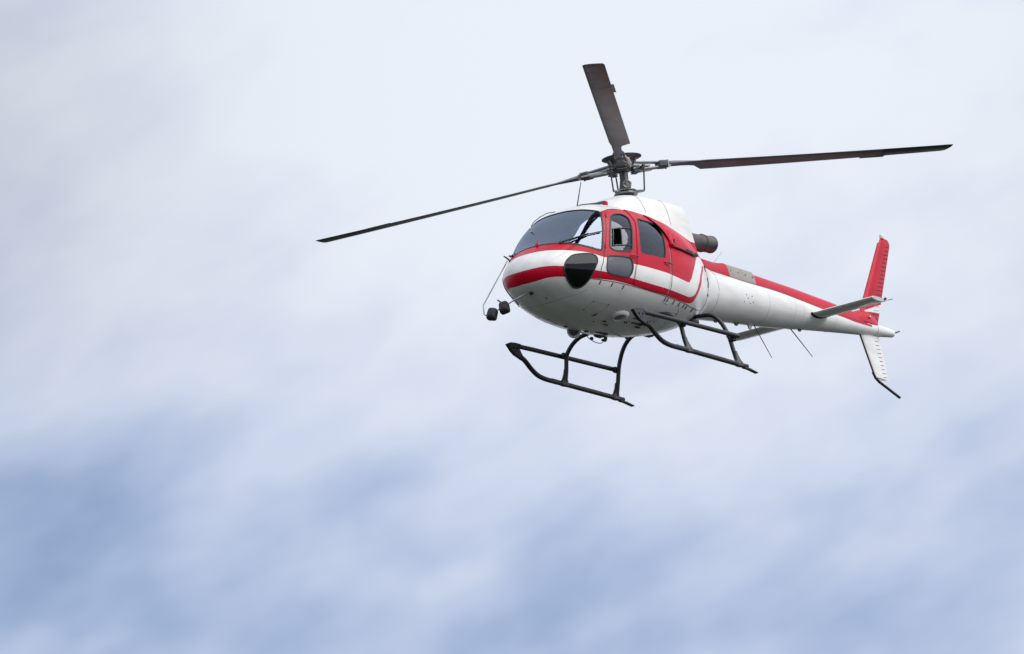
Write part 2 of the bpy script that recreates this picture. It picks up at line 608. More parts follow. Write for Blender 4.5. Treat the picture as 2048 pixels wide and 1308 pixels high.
RED_END = [(.720, .530), (.738, .500), (.772, .455), (.805, .413), (.830, .390)]
STR_TOP = [(0.0, .52), (.014, .523), (.064, .503), (.112, .513), (.147, .527), (.210, .545), (.274, .560), (.331, .570), (.441, .590), (.526, .600), (.621, .608), (.700, .624), (.736, .630), (.752, .622), (.770, .597), (.798, .507), (.845, .452), (.885, .415)]
STR_BOT = [(.905, .420), (.865, .460), (.825, .500), (.788, .610), (.775, .657), (.758, .673), (.723, .674), (.613, .654), (.536, .646), (.446, .634), (.361, .624), (.261, .630), (.154, .653), (.099, .703), (.070, .82), (.059, .93), (.056, 1.0)]
DOOR_F = [(.306, .540), (.321, .480), (.334, .433), (.381, .300), (.410, .235), (.425, .212), (.445, .203), (.476, .201), (.506, .205), (.512, .215), (.506, .300), (.474, .403), (.461, .470), (.448, .523), (.444, .600), (.438, .618), (.420, .624), (.330, .618), (.310, .612), (.304, .595)]
DOOR_R = [(.520, .205), (.533, .203), (.608, .214), (.640, .226), (.655, .260), (.650, .330), (.638, .410), (.633, .453), (.621, .514), (.619, .573), (.618, .630), (.610, .641), (.600, .643), (.470, .632), (.452, .628), (.449, .610), (.453, .530), (.466, .470), (.480, .403), (.512, .300)]
SEAM_A = [(.193, .999), (.196, .95), (.207, .86), (.244, .773), (.275, .715)]
SILL = [(.242, .637), (.304, .630), (.446, .638), (.613, .658), (.723, .679), (.765, .697), (.830, .715), (.890, .733)]


def dens(poly, closed=True, n=6):
    return catmull(poly, n, closed)


def poly_in(P, poly):
    x, y = P[:, 0], P[:, 1]
    inside = np.zeros(len(P), bool)
    j = len(poly) - 1
    for i in range(len(poly)):
        xi, yi = poly[i]
        xj, yj = poly[j]
        c = ((yi > y) != (yj > y)) & (x < (xj - xi) * (y - yi) / (yj - yi + 1e-15) + xi)
        inside ^= c
        j = i
    return inside


ws_poly = np.concatenate([dens(WS_BOT, False), dens(WS_SIDE, False), dens(WS_TOP, False)])
red_poly = np.concatenate([dens(RED_BOT, False), dens(RED_END, False),
                           np.array([(.87, .372), (.93, .352), (1.0, .33), (1.0, .14), (.74, .165), (.686, .183), (.640, .204), (.608, .209), (.533, .199), (.476, .196),
                                     (.441, .199), (.422, .208), (.405, .212), (.394, .218), (.36, .25), (.25, .22), (.2, .1), (.172, 0.0)])])
str_poly = np.concatenate([dens(STR_TOP, False), dens(STR_BOT, False), np.array([(0.0, 1.0)])])
VENT = [(.394, .357), (.422, .357), (.403, .434), (.371, .434)]
OUTL = {'vent_opening': np.concatenate([np.linspace(VENT[i], VENT[(i + 1) % 4], 6)[:-1] for i in range(4)]), 'windshield': ws_poly, 'front_window': dens(FRONT_WIN), 'rear_window': dens(REAR_WIN), 'lower_window': dens(LOWER_WIN), 'chin_window': dens(CHIN_WIN),
        'front_door': dens(DOOR_F), 'rear_door': dens(DOOR_R), 'red': red_poly, 'stripe': str_poly}

us = np.concatenate([np.linspace(0, .05, 7), np.linspace(.06, 1, 96)])
vg = np.linspace(0, 1, 66)
SC = np.array([HULL_L, 2.2])
pts = [Vector((a * SC[0], b * SC[1])) for a in us for b in vg]
edges = []
for k, P in OUTL.items():
    b = len(pts)
    Q = np.clip(P, 0, 1) * SC
    pts += [Vector(q) for q in Q]
    edges += [(b + i, b + (i + 1) % len(Q)) for i in range(len(Q))]
cv, ce, cf, _, _, _ = delaunay_2d_cdt(pts, edges, [], 0, 1e-5)
CV = np.array([(p[0], p[1]) for p in cv]) / SC
CF = np.array([f for f in cf if len(f) == 3])
cen = CV[CF].mean(1)
ins = {k: poly_in(cen, P) for k, P in OUTL.items()}
region = np.full(len(CF), 'fuselage', dtype=object)
for k in ('front_door', 'rear_door', 'windshield', 'front_window', 'rear_window', 'lower_window', 'chin_window', 'vent_opening'):
    region[ins[k]] = k
is_red = ins['red'] | ins['stripe']
OFFS = {'rear_door': 0.007, 'front_door': 0.002, 'windshield': -0.003, 'front_window': -0.006, 'rear_window': -0.004, 'lower_window': -0.004, 'chin_window': 0.004}


def skin(name, sel, side, mats, parent, off=0.0, mi=None, flip=False):
    F = CF[sel]
    used, inv = np.unique(F, return_inverse=True)
    F = inv.reshape(F.shape)
    u, v = CV[used, 0], CV[used, 1]
    nrm = hull_n(u, v, side)
    P = hull(u, v, side) + nrm * off
    e1, e2 = P[F[:, 1]] - P[F[:, 0]], P[F[:, 2]] - P[F[:, 0]]
    fn = np.cross(e1, e2)
    ar = np.linalg.norm(fn, axis=1)
    want = nrm[F].mean(1) * (-1 if flip else 1)
    bad = (fn * want).sum(1) < 0
    F[bad] = F[bad][:, ::-1]
    ok = ar > 1e-9
    me = bpy.data.meshes.new(name)
    me.from_pydata(P.tolist(), [], F[ok].tolist())
    for m in mats:
        me.materials.append(m)
    if mi is not None:
        me.polygons.foreach_set('material_index', mi[sel][ok].astype(np.int32))
    me.polygons.foreach_set('use_smooth', np.ones(int(ok.sum()), bool))
    me.update()
    me.normals_split_custom_set_from_vertices((nrm * (-1 if flip else 1)).tolist())
    return link(name, me, parent)


def join_skin(name, sel, mats, parent, off, mi, flip=False):
    """both halves of the body as one mesh"""
    a = skin(name, sel, 1, mats, parent, off, mi, flip)
    b = skin(name + '_other', sel, -1, mats, None, off, mi, flip)
    va = np.array([v.co for v in a.data.vertices])
    vb = np.array([v.co for v in b.data.vertices])
    na = np.array([n.vector for n in a.data.vertex_normals])
    fa = [tuple(p.vertices) for p in a.data.polygons]
    fb = [tuple(i + len(va) for i in p.vertices) for p in b.data.polygons]
    ma = [p.material_index for p in a.data.polygons] + [p.material_index for p in b.data.polygons]
    ca_ = np.array([c.vector for c in a.data.corner_normals])
    cb_ = np.array([c.vector for c in b.data.corner_normals])
    me = bpy.data.meshes.new(name)
    me.from_pydata(np.concatenate([va, vb]).tolist(), [], fa + fb)
    for m in mats:
        me.materials.append(m)
    me.polygons.foreach_set('material_index', ma)
    me.polygons.foreach_set('use_smooth', np.ones(len(ma), bool))
    me.update()
    me.normals_split_custom_set(np.concatenate([ca_, cb_]).tolist())
    old = a.data
    a.data = me
    bpy.data.meshes.remove(old)
    bd = b.data
    bpy.data.objects.remove(b)
    bpy.data.meshes.remove(bd)
    return a


mi_paint = is_red.astype(np.int32)
fuselage = join_skin('fuselage', region == 'fuselage', [M['white'], M['red']], heli, 0.0, mi_paint)
lin_sel = np.isin(region, ['fuselage', 'front_door', 'rear_door']) & (cen[:, 0] < 0.72)
lining = join_skin('cabin_lining', lin_sel, [M['lining']], fuselage, -0.035, np.zeros(len(CF), np.int32), flip=True)


def ribbon(mb, curve, width, height, side=1, closed=False, off=0.0, mi=0):
    """a low rounded strip that follows a line on the hull"""
    C = np.asarray(curve)
    P = hull(C[:, 0], C[:, 1], side)
    nr = hull_n(C[:, 0], C[:, 1], side)
    n = len(P)
    rings = []
    for i in range(n):
        a, b = (i - 1) % n if closed else max(i - 1, 0), (i + 1) % n if closed else min(i + 1, n - 1)
        t = P[b] - P[a]
        t /= np.linalg.norm(t) + 1e-9
        c = np.cross(t, nr[i])
        c /= np.linalg.norm(c) + 1e-9
        p = P[i] + nr[i] * off
        rings.append([p - c * width * .5 - nr[i] * .004, p - c * width * .36 + nr[i] * height * .8, p + c * width * .36 + nr[i] * height * .8, p + c * width * .5 - nr[i] * .004])
    if closed:
        rings.append(rings[0])
    mb.loft(rings, mi, caps=False, closed=False)
    return mb


def hp(u, v, side=1, off=0.0):
    a, b = np.array([u]), np.array([v])
    return Vector((hull(a, b, side) + hull_n(a, b, side) * off)[0])


def hnrm(u, v, side=1):
    return Vector(hull_n(np.array([u]), np.array([v]), side)[0])


for side in (1, -1):
    # windshield half with its rubber seal
    w = skin('windshield', region == 'windshield', side, [M['glass']], heli, OFFS['windshield'])
    edge = np.concatenate([dens(WS_BOT, False), dens(WS_SIDE, False), dens(WS_TOP, False)])
    ribbon(MB(), edge, 0.034, 0.006, side).build('windshield_seal', M['seal'], w)
    # front door: pane, sliding vent, lower pane, handle, hinges
    d = skin('front_door', region == 'front_door', side, [M['white'], M['red']], heli, OFFS['front_door'], mi_paint)
    gap = catmull([(.305, .615), (.306, .540), (.321, .480), (.334, .433), (.381, .300), (.410, .235), (.425, .212), (.445, .203), (.476, .201), (.508, .206)], 6)
    ribbon(MB(), gap, 0.011, 0.005, side).build('door_gap', M['seam'], d)
    gap = catmull([(.512, .230), (.509, .300), (.477, .403), (.464, .470), (.450, .523), (.446, .615)], 6)
    ribbon(MB(), gap, 0.008, 0.004, side).build('door_gap', M['darkred'], d)
    skin('window', region == 'front_window', side, [M['sideglass']], d, OFFS['front_window'])
    ribbon(MB(), dens(FRONT_WIN), 0.030, 0.009, side, True).build('window_seal', M['seal'], d)
    vb_ = MB()
    fr = [(.390, .353), (.474, .353), (.452, .438), (.366, .438)]
    fr = np.array(fr + [fr[0]])
    fr = np.concatenate([np.linspace(fr[i], fr[i + 1], 6)[:-1] for i in range(4)])
    ribbon(vb_, fr, 0.016, 0.010, side, True)
    ribbon(vb_, np.linspace((.424, .353), (.405, .438), 5), 0.016, 0.010, side)
    vb_.build('sliding_vent', M['seal'], d)
    skin('lower_window', region == 'lower_window', side, [M['matt']], d, OFFS['lower_window'])
    ribbon(MB(), dens(LOWER_WIN), 0.026, 0.008, side, True).build('lower_window_seal', M['seal'], d)
    h = MB()
    q0, q1 = hp(.432, .478, side, .02), hp(.462, .482, side, .035)
    h.tube([q0, (q0 + q1) / 2 + hnrm(.44, .48, side) * .012, q1], [.008, .012, .007], 8)
    h.build('handle', M['darkmetal'], d)
    for e0_, e1_ in (((.405, .248), (.394, .272)), ((.338, .424), (.333, .444))):
        MB().tube([hp(*e0_, side, .006), hp(*e1_, side, .006)], .011, 8).build('hinge', M['darkred'], d)
    # sliding rear door
    d = skin('sliding_door', region == 'rear_door', side, [M['white'], M['red']], heli, OFFS['rear_door'], mi_paint)
    ribbon(MB(), catmull([(.514, .206), (.533, .203), (.608, .214), (.635, .222)], 6), 0.013, 0.006, side, False, .004).build('door_gap', M['seam'], d)
    ribbon(MB(), catmull([(.641, .410), (.636, .453), (.624, .514), (.622, .573), (.620, .655)], 6), 0.010, 0.005, side, False, .002).build('door_gap', M['seam'], d)
    ribbon(MB(), catmull([(.632, .412), (.627, .453), (.616, .514), (.613, .573), (.612, .645)], 6), 0.007, 0.004, side, False, .006).build('door_lip', M['faint'], d)
    skin('window', region == 'rear_window', side, [M['sideglass']], d, OFFS['rear_window'])
    ribbon(MB(), dens(REAR_WIN), 0.030, 0.010, side, True).build('window_seal', M['seal'], d)
    h = MB()
    q0, q1 = hp(.590, .478, side, .02), hp(.620, .482, side, .04)
    h.tube([q0, (q0 + q1) / 2 + hnrm(.6, .48, side) * .012, q1], [.008, .012, .007], 8)
    h.build('handle', M['darkmetal'], d)
    # rail of the sliding door: faired front end, long dark track, rollers
    r = MB()
    cur = catmull([(.600, .226), (.640, .246), (.660, .290), (.662, .340), (.655, .378), (.648, .398)], 6)
    Pn = [hp(a, b, side, .012) for a, b in cur]
    r.tube(Pn, list(np.interp(np.linspace(0, 1, len(Pn)), [0, .4, .8, 1], [.012, .026, .036, .034])), 10)
    rail = r.build('rail_fairing', M['red'], heli)
    rp = MB()
    sel = []
    A_ = catmull([(.600, .222), (.690, .205), (.735, .245), (.765, .330), (.800, .385)], 8)
    B_ = catmull([(.648, .385), (.670, .388), (.700, .389), (.740, .390), (.800, .391)], 8)
    rings = []
    for a, b in zip(A_, B_):
        row = []
        for s in np.linspace(0, 1, 7):
            p = a * (1 - s) + b * s
            row.append(hp(p[0], p[1], side, 0.004 + 0.022 * math.sin(PI * min(1, s * 1.0)) ** .6 + .018 * s))
        rings.append(row)
    rp.loft(rings, caps=False, closed=False)
    rp.build('rail_cover_panel', M['red'], rail)
    t = MB()
    tr = [(.648, .396), (.67, .396), (.70, .395), (.738, .395), (.775, .395), (.812, .394)]
    t.tube([hp(a, b, side, .022) for a, b in tr], .016, 8)
    t.build('rail_track', M['darkmetal'], rail)
    for a in (.735, .757, .795, .806):
        c = hp(a, .391, side, .035)
        MB().box(c, (.05, .03, .03), bev=.008).build('roller', M['darkmetal'], rail)
    MB().box(hp(.668, .372, side, .035), (.03, .02, .07), bev=.006).build('rail_stop', M['seal'], rail)
    b_ = MB()
    b_.lathe([(0, -.05), (.03, -.045), (.043, -.01), (.043, .03), (.025, .05), (0, .055)], hp(.652, .392, side, .018), (1, 0, 0), 12)
    b_.build('rail_end_cap', M['red'], rail)
    # chin window
    c = skin('chin_window', region == 'chin_window', side, [M['smoke']], heli, OFFS['chin_window'])
    ribbon(MB(), dens(CHIN_WIN), 0.024, 0.010, side, True).build('window_seal', M['seal'], c)
    # joints of the skin panels
    s_ = MB()
    ribbon(s_, dens(SILL, False), 0.011, 0.004, side)
    ribbon(s_, np.array([(.300, a) for a in np.linspace(.60, .63, 4)]), 0.008, .004, side)
    ribbon(s_, np.array([(.619, a) for a in np.linspace(.64, .665, 4)]), 0.008, .004, side)
    s_.build('sill_joint', M['seam'], fuselage)
    j = MB()
    ribbon(j, np.array([(.946, a) for a in np.linspace(.25, .82, 30)]), 0.010, .004, side)
    j.build('boom_joint_ring', M['seam'], fuselage)
    for cur in (catmull(SEAM_A, 8), catmull([(.700, .70), (.735, .80), (.74, .9), (.74, .98)], 8)):
        ribbon(MB(), cur, 0.008, .003, side).build('skin_joint', M['faint'], fuselage)
    # drain tubes and catches along the sill
    for a in (.313, .365, .413, .612, .625, .660, .693, .724, .745, .80):
        b0 = float(np.interp(a, [q[0] for q in SILL], [q[1] for q in SILL]))
        t0, t1 = hp(a, b0 + .006, side, .006), hp(a - .002, b0 + .034, side, .010)
        MB().tube([t0, t1], .0065, 6).build('catch', M['seal'], fuselage)
    for a, b0 in ((.925, .42), (.942, .49), (.942, .60), (.935, .52)):
        MB().box(hp(a, b0, side, .004), (.018, .014, .05 if b0 > .5 else .1), bev=.004).build('latch', M['seal'], fuselage)

# windshield centre post
pm = MB()
ring = []
for u in np.linspace(.158, .346, 16):
    p, n = hp(u, 0, 1), hnrm(u, 0, 1)
    ring.append([p + Vector((0, s * wd, 0)) + n * hh for s, wd, hh in ((-1, .034, -.06), (-1, .034, -.014), (-1, .026, -.008), (1, .026, -.008), (1, .034, -.014), (1, .034, -.06))])
pm.loft(ring)
pm.build('windshield_post', M['seal'], heli)

# ------------------------------------------------------------------ engine cowling on the roof
COWL = np.array([  # x, top z, half width, squareness, spread towards the base
    [0.87, 2.285, 0.04, 2.0, 0.9],
    [0.83, 2.350, 0.13, 2.2, 0.8],
    [0.72, 2.445, 0.23, 2.6, 0.6],
    [0.54, 2.530, 0.295, 3.2, 0.5],
    [0.30, 2.590, 0.335, 4.0, 0.42],
    [0.05, 2.612, 0.37, 4.6, 0.36],
    [-0.30, 2.606, 0.40, 6.0, 0.30],
    [-0.55, 2.596, 0.415, 7.5, 0.24],
    [-0.76, 2.588, 0.42, 9.0, 0.18],
    [-0.85, 2.582, 0.42, 9.5, 0.15]])
ck = np.concatenate([[0], np.cumsum(np.abs(np.diff(COWL[:, 0])))])
cowl_f = spline(ck, COWL)
COWL_BASE = 1.72


def cowl_pt(q, v):
    x, zt, w, n, sp = cowl_f(np.array([q * ck[-1]]))[0]
    a = v * PI / 2
    c, s = abs(math.cos(a)) ** (2 / n), abs(math.sin(a)) ** (2 / n)
    base = float(np.interp(x, [.05, .42], [COWL_BASE, 2.13]))
    z = base + (zt - base) * c
    y = w * s * (1 + sp * (1 - c))
    xr = x - (0.17 * (1 - c) * min(1, (-x - .45) / .4) if x < -.45 else 0.0)
    return Vector((xr, y, z))


cw = MB()
NV = 40


def cowl_line(x):
    return float(np.interp(x, [-1.3, -.95, -.6, -.2, .24, 1.0], [1.86, 1.955, 2.06, 2.145, 2.19, 2.2]))


rings = []
qs = np.linspace(0, 1, 70)
for q in qs:
    vv_ = np.linspace(0, 1, 200)
    zz_ = np.array([cowl_pt(q, v).z for v in vv_])
    xl = cowl_pt(q, .8).x
    vl = float(np.interp(-cowl_line(xl), -zz_, vv_))
    half = [cowl_pt(q, v) for v in np.concatenate([np.linspace(0, vl, NV - 12), np.linspace(vl, 1, 13)[1:]])]
    full = [Vector((p.x, -p.y, p.z)) for p in half[::-1]] + half[1:]
    rings.append(full)
seg = len(rings[0])
for i in range(len(rings) - 1):
    for k in range(seg - 1):
        quad = [rings[i][k], rings[i][k + 1], rings[i + 1][k + 1], rings[i + 1][k]]
        cw.add(quad, [(0, 1, 2, 3)], 1 if (k < 12 or k >= seg - 13) else 0)
cap = rings[-1]
inner = [Vector((p.x - .05, p.y * .8, 2.05 + (p.z - 2.05) * .8)) for p in cap]
for k in range(seg - 1):
    cw.add([cap[k], cap[k + 1], inner[k + 1], inner[k]], [(0, 1, 2, 3)], 0)
cw.add(inner, [tuple(range(len(inner)))], 0)


def build_weld(mb, name, mats, parent, smooth=40.0):
    import bmesh
    o = mb.build(name, mats, parent, smooth=0)
    bm = bmesh.new()
    bm.from_mesh(o.data)
    bmesh.ops.remove_doubles(bm, verts=bm.verts, dist=1e-4)
    bmesh.ops.recalc_face_normals(bm, faces=bm.faces)
    for f in bm.faces:
        f.smooth = True
    for e in bm.edges:
        if len(e.link_faces) == 2 and e.calc_face_angle(0) > math.radians(smooth):
            e.smooth = False
    bm.to_mesh(o.data)
    bm.free()
    return o


cowl = build_weld(cw, 'engine_cowling', [M['white'], M['red']], heli)


def cowl_ribbon(qv, width, name, mtl):
    mb = MB()
    for s in (1, -1):
        P = [cowl_pt(a, b) for a, b in qv]
        P = [Vector((p.x, s * p.y, p.z)) for p in P]
        ax = Vector((0, 0, 2.1))
        mb.tube([p + (p - Vector((p.x, 0, 2.0))).normalized() * .001 for p in P], width * .5, 6)
    return mb.build(name, mtl, cowl)


cowl_ribbon([(.40, v) for v in np.linspace(0, .8, 24)], .009, 'panel_joint', M['faint'])
cowl_ribbon([(.72, v) for v in np.linspace(0, .92, 24)], .009, 'panel_joint', M['faint'])

# exhaust
ex = MB()
e0, e1 = Vector((-0.85, .10, 2.16)), Vector((-1.96, .13, 2.245))
ax = (e1 - e0).normalized()
L_ = (e1 - e0).length
ex.lathe([(.135, 0), (.135, L_ * .45), (.122, L_ * .55), (.122, L_ * .97), (.128, L_ * .985), (.128, L_), (.116, L_), (.110, L_ * .8), (.10, L_ * .3)], e0, ax, 28)
exo = ex.build('exhaust_pipe', M['exhaust'], heli)
MB().lathe([(.1235, 0), (.133, .004), (.133, .022), (.1235, .026)], e0 + ax * L_ * .76, ax, 28).build('clamp', M['exhaust'], exo)
MB().lathe([(.0, 0), (.105, .002)], e0 + ax * L_ * .5, ax, 24).build('exhaust_core', M['soot'], exo)
MB().box(e0 + ax * L_ * .72 + Vector((0, .05, .11)), (.02, .02, .03), bev=.004).build('bracket', M['darkmetal'], exo)

# ------------------------------------------------------------------ tail boom
BOOM = np.array([  # x, centre z, vertical radius, half width
    [-0.85, 1.4725, .6395, .640],
    [-1.05, 1.475, .560, .553],
    [-1.25, 1.4825, .4725, .468],
    [-1.50, 1.486, .405, .400],
    [-2.00, 1.508, .360, .357],
    [-2.57, 1.537, .330, .328],
    [-3.45, 1.581, .294, .293],
    [-4.50, 1.634, .224, .223],
    [-5.70, 1.695, .149, .148],
    [-6.20, 1.720, .121, .120],
    [-6.62, 1.741, .098, .098],
    [-7.15, 1.768, .060, .060]])
bk = -BOOM[:, 0]
boom_f = spline(bk, BOOM)


def boom_pt(x, th, off=0.0):
    """th from the top, towards port"""
    _, zc, rz, w = boom_f(np.array([-x]))[0]
    return Vector((x, (w + off) * math.sin(th), zc + (rz + off) * math.cos(th)))


bm_ = MB()
xs = np.linspace(-1.2, -7.15, 90)
rg = [[boom_pt(x, 2 * PI * k / 64) for k in range(64)] for x in xs]
rg += [[Vector((x, r_ * math.sin(2 * PI * k / 64), 1.768 + r_ * math.cos(2 * PI * k / 64))) for k in range(64)] for x, r_ in ((-7.168, .056), (-7.182, .046), (-7.19, .03), (-7.193, .006))]
bm_.loft(rg, 0, caps=False)
boom = bm_.build('tail_boom', [M['white']], heli, smooth=50)
jb = MB()
jb.tube([boom_pt(-6.60, 2 * PI * k / 40, .0005) for k in range(41)], .005, 6)
jb.build('tail_cone_joint', M['faint'], boom)
jb = MB()
jb.tube([boom_pt(-1.62, 2 * PI * k / 48, -.001) for k in range(49)], .005, 6)
jb.build('boom_joint', M['faint'], boom)
# access panels on the port and starboard flank
for s in (1, -1):
    for a, b in ((-2.45, 1.58), (-2.62, 1.6), (-2.5, 1.72), (-2.66, 1.85), (-2.4, 1.9), (-2.58, 1.93)):
        MB().lathe([(.009, -.002), (.009, .003), (0, .004)], boom_pt(a, s * b), boom_pt(a, s * b, 1) - boom_pt(a, s * b), 8).build('fastener', M['darkmetal'], boom)
M['hair'] = mat('hairline_joint', (0.50, 0.50, 0.49), 0.6)
for x in (-3.15, -3.95, -4.22, -5.25):
    MB().tube([boom_pt(x, 2 * PI * k / 48, -.0015) for k in range(49)], .004, 5).build('frame_joint', M['hair'], boom)
for side in (1, -1):
    for u0, u1, v0, v1 in ((.335, .405, .79, .885), (.555, .64, .80, .90), (.655, .72, .76, .86)):
        c_ = [(u0, v0), (u1, v0), (u1, v1), (u0, v1)]
        lp = np.concatenate([np.linspace(c_[i], c_[(i + 1) % 4], 7)[:-1] for i in range(4)])
        ribbon(MB(), lp, .007, .003, side, True).build('hatch_joint', M['hair'], fuselage)
        for a, b in c_:
            cc = (a * .9 + (u0 + u1) * .05, b * .9 + (v0 + v1) * .05)
            MB().lathe([(.010, -.002), (.010, .004), (0, .005)], hp(*cc, side), hnrm(*cc, side), 8).build('fastener', M['darkmetal'], fuselage)
# drive shaft cover along the top, with the scoop and the heat shield
COVER = [(-1.15, .21, 1.97), (-1.5, .21, 1.985), (-2.1, .205, 1.985), (-3.0, .195, 1.985), (-4.2, .175, 1.965), (-5.2, .155, 1.935), (-5.9, .13, 1.905), (-6.3, .11, 1.90)]


def cover_ring(x, hw, zt, grow=0.0):
    out = []
    ths = math.asin(min(.95, hw / boom_f(np.array([-x]))[0][3]))
    foot = boom_pt(x, ths)
    for y, z in ((hw + grow, foot.z - .012), (hw * .98 + grow, foot.z + .02), (hw * .86 + grow, zt - .055), (hw * .70 + grow, zt - .012 + grow * .6), (hw * .35, zt + grow), (0, zt + grow)):
        out.append(Vector((x, y, z)))
    return out[::1] + [Vector((p.x, -p.y, p.z)) for p in out[-2::-1]]


cvr = MB()
CVX = np.linspace(-1.15, -6.3, 60)
cvr.loft([cover_ring(x, float(np.interp(-x, [-c[0] for c in COVER], [c[1] for c in COVER])), float(np.interp(-x, [-c[0] for c in COVER], [c[2] for c in COVER]))) for x in CVX], caps=True, closed=False)
cover = cvr.build('drive_shaft_cover', M['red'], heli, smooth=50)
for s in (1, -1):
    e = MB()
    path = []
    for x in np.linspace(-1.7, -6.25, 40):
        hw = float(np.interp(-x, [-c[0] for c in COVER], [c[1] for c in COVER]))
        ths = math.asin(min(.95, hw / boom_f(np.array([-x]))[0][3]))
        path.append(boom_pt(x, s * (ths + .012)))
    e.tube(path, .007, 6)
    e.build('cover_edge_gap', M['seam'], cover)
    e = MB()
    rg = []
    for x in np.linspace(-1.5, -6.4, 44):
        hw = float(np.interp(-x, [-c[0] for c in COVER], [c[1] for c in COVER]))
        r_ = boom_f(np.array([-x]))[0][3]
        ths = math.asin(min(.95, hw / r_))
        rg.append([boom_pt(x, s * (ths + .05 / r_ * k), .0025) for k in (.1, .5, .75)])
    e.loft(rg, caps=False, closed=False)
    e.build('painted_edge_line', M['red'], boom)
sh = MB()
sh.loft([cover_ring(x, float(np.interp(-x, [-c[0] for c in COVER], [c[1] for c in COVER])) * .96, 1.992, .022) for x in np.linspace(-2.24, -2.98, 8)], caps=True, closed=False)
sho = sh.build('heat_shield', M['shield'], cover, smooth=30)
for x in (-2.32, -2.52, -2.72, -2.92):
    for s in (1, -1):
        MB().box((x, s * .196, 1.90), (.016, .01, .016)).build('rivet', M['darkmetal'], sho)
sg_ = MB()
sg_.loft([cover_ring(x, .20, 1.985, gr) for x, gr in ((-1.95, 0.002), (-2.07, .012), (-2.16, .030), (-2.235, .028))], caps=True, closed=False)
sg_.build('scoop', M['red'], cover, smooth=30)
# tail gearbox fairing at the foot of the fin
gb = MB()
gb.loft([[Vector((x, w_ * math.sin(t), zc + h_ * math.cos(t))) for t in np.linspace(-PI / 2, PI / 2, 15)] for x, w_, zc, h_ in
         ((-5.75, .10, 1.78, .10), (-6.0, .115, 1.78, .14), (-6.2, .12, 1.78, .20), (-6.4, .115, 1.78, .22), (-6.6, .09, 1.78, .18), (-6.72, .05, 1.78, .10))], caps=True, closed=False)
gbo = gb.build('gearbox_fairing', M['red'], heli, smooth=50)
for s in (1, -1):
    MB().lathe([(.022, 0), (.022, .014), (.012, .02), (0, .02)], (-6.36, s * .112, 1.87), (0, s, .2), 10).build('filler_cap', M['metal'], gbo)


# ------------------------------------------------------------------ fins and stabiliser
def foil(chord, thick, n=9, camber=0.0):
    xs_ = [0.5 - .5 * math.cos(PI * i / n) for i in range(n + 1)]
    yt = [5 * thick * (.2969 * math.sqrt(x) - .126 * x - .3516 * x * x + .2843 * x ** 3 - .1036 * x ** 4) for x in xs_]
    yc = [camber * 4 * x * (1 - x) for x in xs_]
    upper = [(x * chord, (c + t) * chord) for x, c, t in zip(xs_, yc, yt)]
    lower = [(x * chord, (c - t) * chord) for x, c, t in zip(xs_, yc, yt)]
    return upper[::-1] + lower[1:-1]


def fin(z0, z1, le0, te0, le1, te1, thick, n=16, tip_round=0.0):
    rings_ = []
    for i in range(n + 1):
        t_ = i / n
        z = z0 + (z1 - z0) * t_
        le, te = le0 + (le1 - le0) * t_, te0 + (te1 - te0) * t_
        th = thick
        if tip_round and t_ > .93:
            k = (t_ - .93) / .07
            te = te + (le - te) * .30 * k ** 2
            th = thick * (1 - .5 * k ** 2)
        rings_.append([Vector((le - cx, cy, z)) for cx, cy in foil(le - te, th)])
    return rings_


fr_ = fin(1.78, 3.27, -6.17, -6.74, -7.165, -7.475, .11, 90, 1.0)
fm = MB()
for i in range(len(fr_) - 1):
    k = len(fr_[0])
    for a in range(k):
        quad = [fr_[i][a], fr_[i][(a + 1) % k], fr_[i + 1][(a + 1) % k], fr_[i + 1][a]]
        fm.add(quad, [(0, 1, 2, 3)], 0)
fm.add(fr_[-1], [tuple(range(len(fr_[-1])))], 0)
fino = build_weld(fm, 'upper_fin', [M['red']], heli, 50)


def fin_pt(cf, z, s, off):
    t_ = (z - 1.78) / 1.49
    le, te = -6.17 - .995 * t_, -6.74 - .735 * t_
    ch = le - te
    y_ = 5 * .11 * (.2969 * math.sqrt(cf) - .126 * cf - .3516 * cf ** 2 + .2843 * cf ** 3 - .1036 * cf ** 4) * ch
    return Vector((le - cf * ch, s * (y_ + off), z))


for s in (1, -1):
    bd = MB()
    bd.loft([[fin_pt(cf, lo + (hi - lo) * k / 6, s, .002) for k in range(7)] for cf, lo, hi in
             ((cf, 1.975 + .062 * cf, 1.985 + .20 * cf) for cf in np.linspace(.12, .995, 14))], caps=False, closed=False)
    bd.build('painted_band', M['white'], fino)
MB().tube([(-6.20 + .008, 0, 1.82), (-7.10, 0, 3.17)], .019, 10).build('leading_edge_strip', M['red'], fino)


def bead_mesh(L):
    mb = MB()
    mb.tube([(-L * .5, 0, 0), (-L * .4, 0, 0), (L * .4, 0, 0), (L * .5, 0, 0)], [.001, .0075, .0075, .001], 6)
    o = mb.build('bead', M['seam'], None)
    me = o.data
    bpy.data.objects.remove(o)
    return me


bead_u = bead_mesh(.17)
bead_r = bead_mesh(.17)
bead_r.materials[0] = mat('red_bead', (0.16, 0.006, 0.012), 0.5)
bead_w = bead_mesh(.15)
bead_w.materials[0] = mat('white_bead', (0.52, 0.52, 0.51), 0.5)


def put_bead(me, x, y, z, parent, pitch=0.0, yaw=0.0, sx=1.0):
    o = link('bead', me, parent)
    o.location = (x, y, z)
    o.rotation_euler = (0, pitch, yaw)
    o.scale = (sx, 1, 1)
    return o


